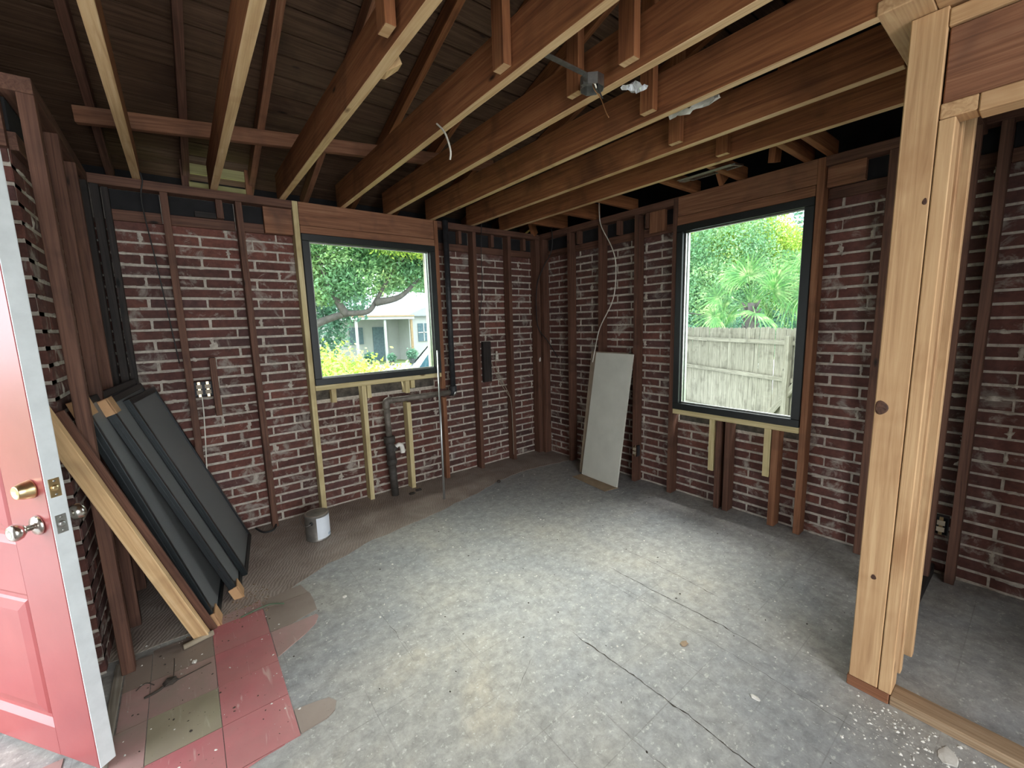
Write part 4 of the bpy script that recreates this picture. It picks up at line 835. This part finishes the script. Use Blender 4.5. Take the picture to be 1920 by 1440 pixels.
# white house
ho = empty('white_house', (6.5, 21, -.6)); tag(ho, 'white single storey house with pale gabled roof and flat porch, across the street', 'house')
def hl(n, x0, x1, y0, y1, z0, z1, m_): return box(n, x0, x1, y0, y1, z0, z1, m_, ho, 0)
hl('wall', -5, 6, 1.2, 7, 0, 2.75, HWHITE); hl('wall', 1.3, 6, -.4, 1.25, 0, 2.75, HWHITE)
V = [(-5.4, .8, 2.7), (6.4, .8, 2.7), (6.4, 4.2, 4.5), (-5.4, 4.2, 4.5), (-5.4, 7.4, 2.7), (6.4, 7.4, 2.7)]; pydata('roof', V, [(0, 1, 2, 3), (3, 2, 5, 4), (0, 3, 4), (1, 5, 2), (0, 4, 5, 1)], HROOF, ho)
V = [(1.0, -.7, 2.7), (6.3, -.7, 2.7), (3.65, -.7, 3.8), (1.0, 3, 2.7), (6.3, 3, 2.7), (3.65, 3, 3.8)]; pydata('porch_gable', V, [(0, 1, 2), (3, 5, 4), (0, 2, 5, 3), (1, 4, 5, 2), (0, 3, 4, 1)], HROOF, ho)
hl('porch_roof', -2.4, 1.2, -1.4, 1.2, 2.52, 2.72, HWHITE); hl('porch_fascia', -2.4, 1.2, -1.44, -1.4, 2.66, 2.74, HTAN)
for x in (-2.2, -.6, 1.0): hl('porch_post', x, x + .12, -1.3, -1.18, 0, 2.5, HTAN if x > 0 else HWHITE)
for x in (1.85, 2.75):
    f_ = hl('window', x, x + .75, -.46, -.40, 1.15, 2.25, HWIN); ta = hl('window_trim', x + .345, x + .405, -.49, -.46, 1.15, 2.25, HWHITE); tb = hl('window_trim', x, x + .75, -.49, -.46, 1.67, 1.73, HWHITE)
    for o in (ta, tb): o.parent = f_; o.location -= f_.location
hl('front_door', -.4, .45, 1.14, 1.2, 0, 2.1, HWIN); hl('window', -1.8, -1.0, 1.14, 1.2, 1.1, 2.1, HWIN)
POT = plain('grey_pot', (.12, .13, .13), .8)
for i_, (x, y, s, lb) in enumerate(((4.6, 18.8, .35, 'leftmost potted shrub in front of the white house'), (5.6, 18.2, .3, 'second potted shrub in front of the white house'), (6.6, 17.8, .4, 'potted shrub standing before the white house porch'), (7.6, 17.5, .3, 'rightmost potted shrub in front of the white house'))):
    p_ = empty('potted_shrub', (x, y, -.58)); tag(p_, lb, 'potted plant', 'potted shrubs in front of the white house'); lathe('pot', [(s * .35, 0), (s * .5, s * .8), (s * .55, s * .85), (s * .45, s * .85)], POT, p_, 12)
    o = leaves('foliage', [(0, 0, s * 1.4, s * .7, s * .7, s * .7)], 500, .07, LEAF3, p_, 30 + i_); o['kind'] = 'stuff'
# white pickup
cr = empty('pickup_truck', (2.05, 5.05, -.55)); tag(cr, 'white pickup truck parked at the right edge of the smaller window view', 'truck'); cr.rotation_euler = (0, 0, math.radians(-38))
def prof_mesh(n, prof, y0, y1, m_, parent):
    k = len(prof); V = [(x, y0, z) for x, z in prof] + [(x, y1, z) for x, z in prof]; F = [tuple(range(k))[::-1], tuple(range(k, 2 * k))] + [(i_, (i_ + 1) % k, k + (i_ + 1) % k, k + i_) for i_ in range(k)]
    o = pydata(n, V, F, m_, parent); bv = o.modifiers.new('round', 'BEVEL'); bv.width = .03; bv.segments = 2; return o
prof_mesh('body', [(-2.4, .45), (-2.45, .95), (-1.0, 1.08), (-.3, 1.10), (2.5, 1.12), (2.55, .5)], -.9, .9, CARW, cr)
prof_mesh('cab', [(-1.15, 1.05), (-.55, 1.72), (.75, 1.76), (1.0, 1.08)], -.8, .8, CARW, cr)
pydata('windscreen', [(-1.12, -.70, 1.12), (-1.12, .70, 1.12), (-.60, .66, 1.68), (-.60, -.66, 1.68)], [(0, 1, 2, 3)], CARG, cr).location = (-.022, 0, 0.012)
for y in (-.812, .812): pydata('side_glass', [(-.9, y, 1.12), (.85, y, 1.12), (.68, y, 1.66), (-.5, y, 1.66)], [(0, 1, 2, 3)], CARG, cr)
for x in (-1.55, 1.65):
    for y in (-.8, .8): wt = tube('wheel', [(x, y - .11, .36), (x, y + .11, .36)], .36, RUB, cr, 20)
for y in (-.98, .98): box('side_mirror', -.95, -.85, y - .09, y + .09, 1.08, 1.26, CARW, cr, .02)
# fence beyond the right window
fa = Vector((9.45, 5.6, -1.36)); fb_ = Vector((5.9, -1.55, -1.36)); fd = (fb_ - fa).normalized(); fl = (fb_ - fa).length; fn = Vector((-fd.y, fd.x, 0)); fn = fn if fn.x < 0 else -fn
fr_ = empty('wooden_fence', tuple(fa)); tag(fr_, 'weathered grey wooden picket fence beyond the taller window', 'fence')
ang = math.atan2(fd.y, fd.x); fr_.rotation_euler = (0, 0, ang); sgn = 1 if (Matrix.Rotation(ang, 3, 'Z') @ Vector((0, 1, 0))).dot(fn) > 0 else -1
fm = []
for q in range(4):
    bm = bmesh.new(); ww, hh = .068, 2.60; z_ = [0, hh - .035, hh]
    pts = [(-ww, 0), (ww, 0), (ww, hh - .04), (ww - .03, hh), (-ww + .03, hh), (-ww, hh - .04)]
    a = [bm.verts.new((x + random.uniform(-.003, .003), -.008, z)) for x, z in pts]; b2 = [bm.verts.new((x, .008, z)) for x, z in pts]
    bm.faces.new(a); bm.faces.new(b2[::-1])
    for i_ in range(6): bm.faces.new((a[i_], b2[i_], b2[(i_ + 1) % 6], a[(i_ + 1) % 6]))
    bmesh.ops.recalc_face_normals(bm, faces=bm.faces[:]); me = bpy.data.meshes.new('picket'); bm.to_mesh(me); bm.free(); me.materials.append(wood('fence', 2)); fm.append(me)
x = .07; i_ = 0
while x < fl:
    o = bpy.data.objects.new('picket', fm[i_ % 4]); COL.objects.link(o); o.parent = fr_; o.location = (x, 0, random.uniform(-.012, .018)); o.rotation_euler = (0, random.uniform(-.006, .006), 0); x += .140 + random.uniform(-.002, .004); i_ += 1
for z in (.50, 1.54, 2.30): box('fence_rail', 0, fl, sgn * .01, sgn * .05, z - .045, z + .045, 'fence', fr_)
for x in (.6, 6.62): box('fence_post', x - .06, x + .06, sgn * .05, sgn * .14, 0, 2.44, 'fence', fr_)
beam('gate_brace', (5.95, sgn * .075, .42), (7.2, sgn * .075, 1.92), .04, .13, 'fence', fr_)
# palm behind the fence
pb_ = Vector((10.75, 2.25, -1.4)); pm_ = empty('palm_tree', tuple(pb_)); tag(pm_, 'fan palm rising behind the wooden fence', 'palm tree')
tube('trunk', [(0, 0, 0), (.05, 0, 1.6), (0, 0, 2.6), (.02, 0, 3.3)], [.22, .18, .16, .12], BARK, pm_, 12)
for k in range(16): 
    t = k * 2.4; z = 2.4 + .05 * k; tube('frond_base', [(math.cos(t) * .12, math.sin(t) * .12, z), (math.cos(t) * .26, math.sin(t) * .26, z + .22)], [.05, .02], BARK, pm_, 6)
def fan(c0, c1, R_, nleaf, droop, seed):
    rg = random.Random(seed); c0 = Vector(c0); c1 = Vector(c1); d = (c1 - c0).normalized(); side = d.cross(Vector((0, 0, 1))).normalized(); up_ = side.cross(d)
    V, F = tube_data(smoothpts([c0, (c0 + c1) / 2 + Vector((0, 0, .08)), c1], 3), .014, 5)
    fr_n = (Vector((-.75, -.6, .25)) + d * .3).normalized()
    s1 = d; s2 = d.cross(fr_n).normalized()
    for k in range(nleaf):
        a = (k / (nleaf - 1) - .5) * math.radians(250); q = s1 * math.cos(a) + s2 * math.sin(a); L = R_ * rg.uniform(.85, 1.05) * (.75 + .25 * math.cos(a)); n0 = len(V); pv = q.cross(fr_n).normalized()
        for t, w_ in ((.05, .012), (.45, .024), (.75, .015), (1.0, .002)):
            p = c1 + q * L * t + Vector((0, 0, -droop * L * t ** 3)) + fr_n * (.04 * math.sin(t * 3)); V += [p + pv * w_, p - pv * w_]
        for m_ in range(3): F.append((n0 + 2 * m_, n0 + 2 * m_ + 1, n0 + 2 * m_ + 3, n0 + 2 * m_ + 2))
    return pydata('frond', V, F, LEAFP, pm_)
rg = random.Random(4)
for k in range(15):
    t = k * 2.399; el = rg.uniform(-.35, 1.25); R_ = rg.uniform(.75, 1.05); d = Vector((math.cos(t) * math.cos(el), math.sin(t) * math.cos(el), math.sin(el))); fan((0, 0, 3.2), Vector((0, 0, 3.2)) + d * rg.uniform(.7, 1.15), R_, 22, rg.uniform(.1, .6), k)
pb2 = Vector((12.0, 1.0, -1.4)); pm2 = pm_; pm_ = empty('palm_tree', tuple(pb2)); tag(pm_, 'second fan palm at the right edge of the taller window, its dry fronds hanging', 'palm tree')
tube('trunk', [(0, 0, 0), (0, 0, 2.2), (.05, 0, 3.8)], [.2, .16, .13], BARK, pm_, 12)
for k in range(18):
    t = k * 2.399; el = rg.uniform(-.5, 1.2); d = Vector((math.cos(t) * math.cos(el), math.sin(t) * math.cos(el), math.sin(el))); fan((0, 0, 3.8), Vector((0, 0, 3.8)) + d * rg.uniform(.7, 1.1), rg.uniform(.7, 1.0), 22, rg.uniform(.3, 1.1), 50 + k)
pm_ = pm2
# trees beyond the fence
tree('green_tree', (14.5, 6.2, -1.4), 'broad green tree behind the fence, left half of the taller window', 'tree', [(14.5, 6.2, -1.4), (14.4, 6.1, 1.4), (14.2, 6.0, 3.2)], [[(14.4, 6.1, 1.0), (13.2, 5.2, 1.6), (12.2, 4.4, 1.5)], [(14.3, 6, 1.8), (15, 4.8, 2.6), (15.8, 3.8, 2.9)]],
     [(13.5, 7, 3.0, 2, 1.5, 2.2), (15, 5.0, 4.2, 2, 1.5, 1.9), (13.4, 5.0, 2.4, 1.3, 1.0, 1.3), (12.5, 8.5, 3.4, 2, 1.5, 2.4), (16.2, 3.8, 2.4, 1.6, 1.2, 1.6), (13.2, 4.6, 1.2, 1.2, .8, .8)], 60000, .06, LEAF1, 11, .2)
tree('yellow_green_tree', (17.5, 4.2, -1.4), 'yellow-green tree crown above the palm in the taller window', 'tree', [(17.5, 4.2, -1.4), (17.5, 4.2, 2.6), (17.3, 4.4, 4.5)], [[(17.5, 4.2, 2.4), (16.6, 3.6, 3.4)]],
     [(17.3, 5.2, 4.9, 2.2, 1.5, 1.4), (18.0, 3.0, 3.8, 1.8, 1.5, 1.3), (16.6, 7.0, 5.4, 2.2, 1.5, 1.5), (17.2, 3.6, 1.4, 1.6, 1.1, 1.1)], 36000, .065, LEAF2, 12, .2)
tree('far_tree', (24, 8, -1.4), 'bluish tree far behind the others at the top of the taller window', 'tree', [(24, 8, -1.4), (24, 8, 4), (24, 8, 6)], [], [(23, 9.5, 5.2, 4, 3, 3.8), (25, 4.5, 3.6, 3.2, 3, 3.6), (22, 14, 5, 4, 3, 4.5), (20.5, 2.0, 2.0, 2.5, 2.5, 2.2), (20.5, 6.5, 1.5, 3, 2, 2)], 24000, .17, LEAF3, 13, .3)
tree('low_shrub', (12.6, 3.2, -1.4), 'low tangled shrub directly behind the fence', 'shrub', [(12.6, 3.2, -1.4), (12.6, 3.2, .4), (12.5, 3.3, 1.2)], [[(12.6, 3.2, .5), (12.0, 4.2, 1.5), (11.4, 5.2, 1.7)], [(12.6, 3.2, .6), (12.4, 2.2, 1.4), (11.9, 1.3, 1.6)]],
     [(12.2, 5.2, .9, 1.0, .9, .8), (12.6, 3.6, .8, .9, .9, .7), (12.4, 2.0, .9, .8, .9, .75), (12.2, .6, .8, .8, .9, .8)], 11000, .06, LEAF3, 14, .08)
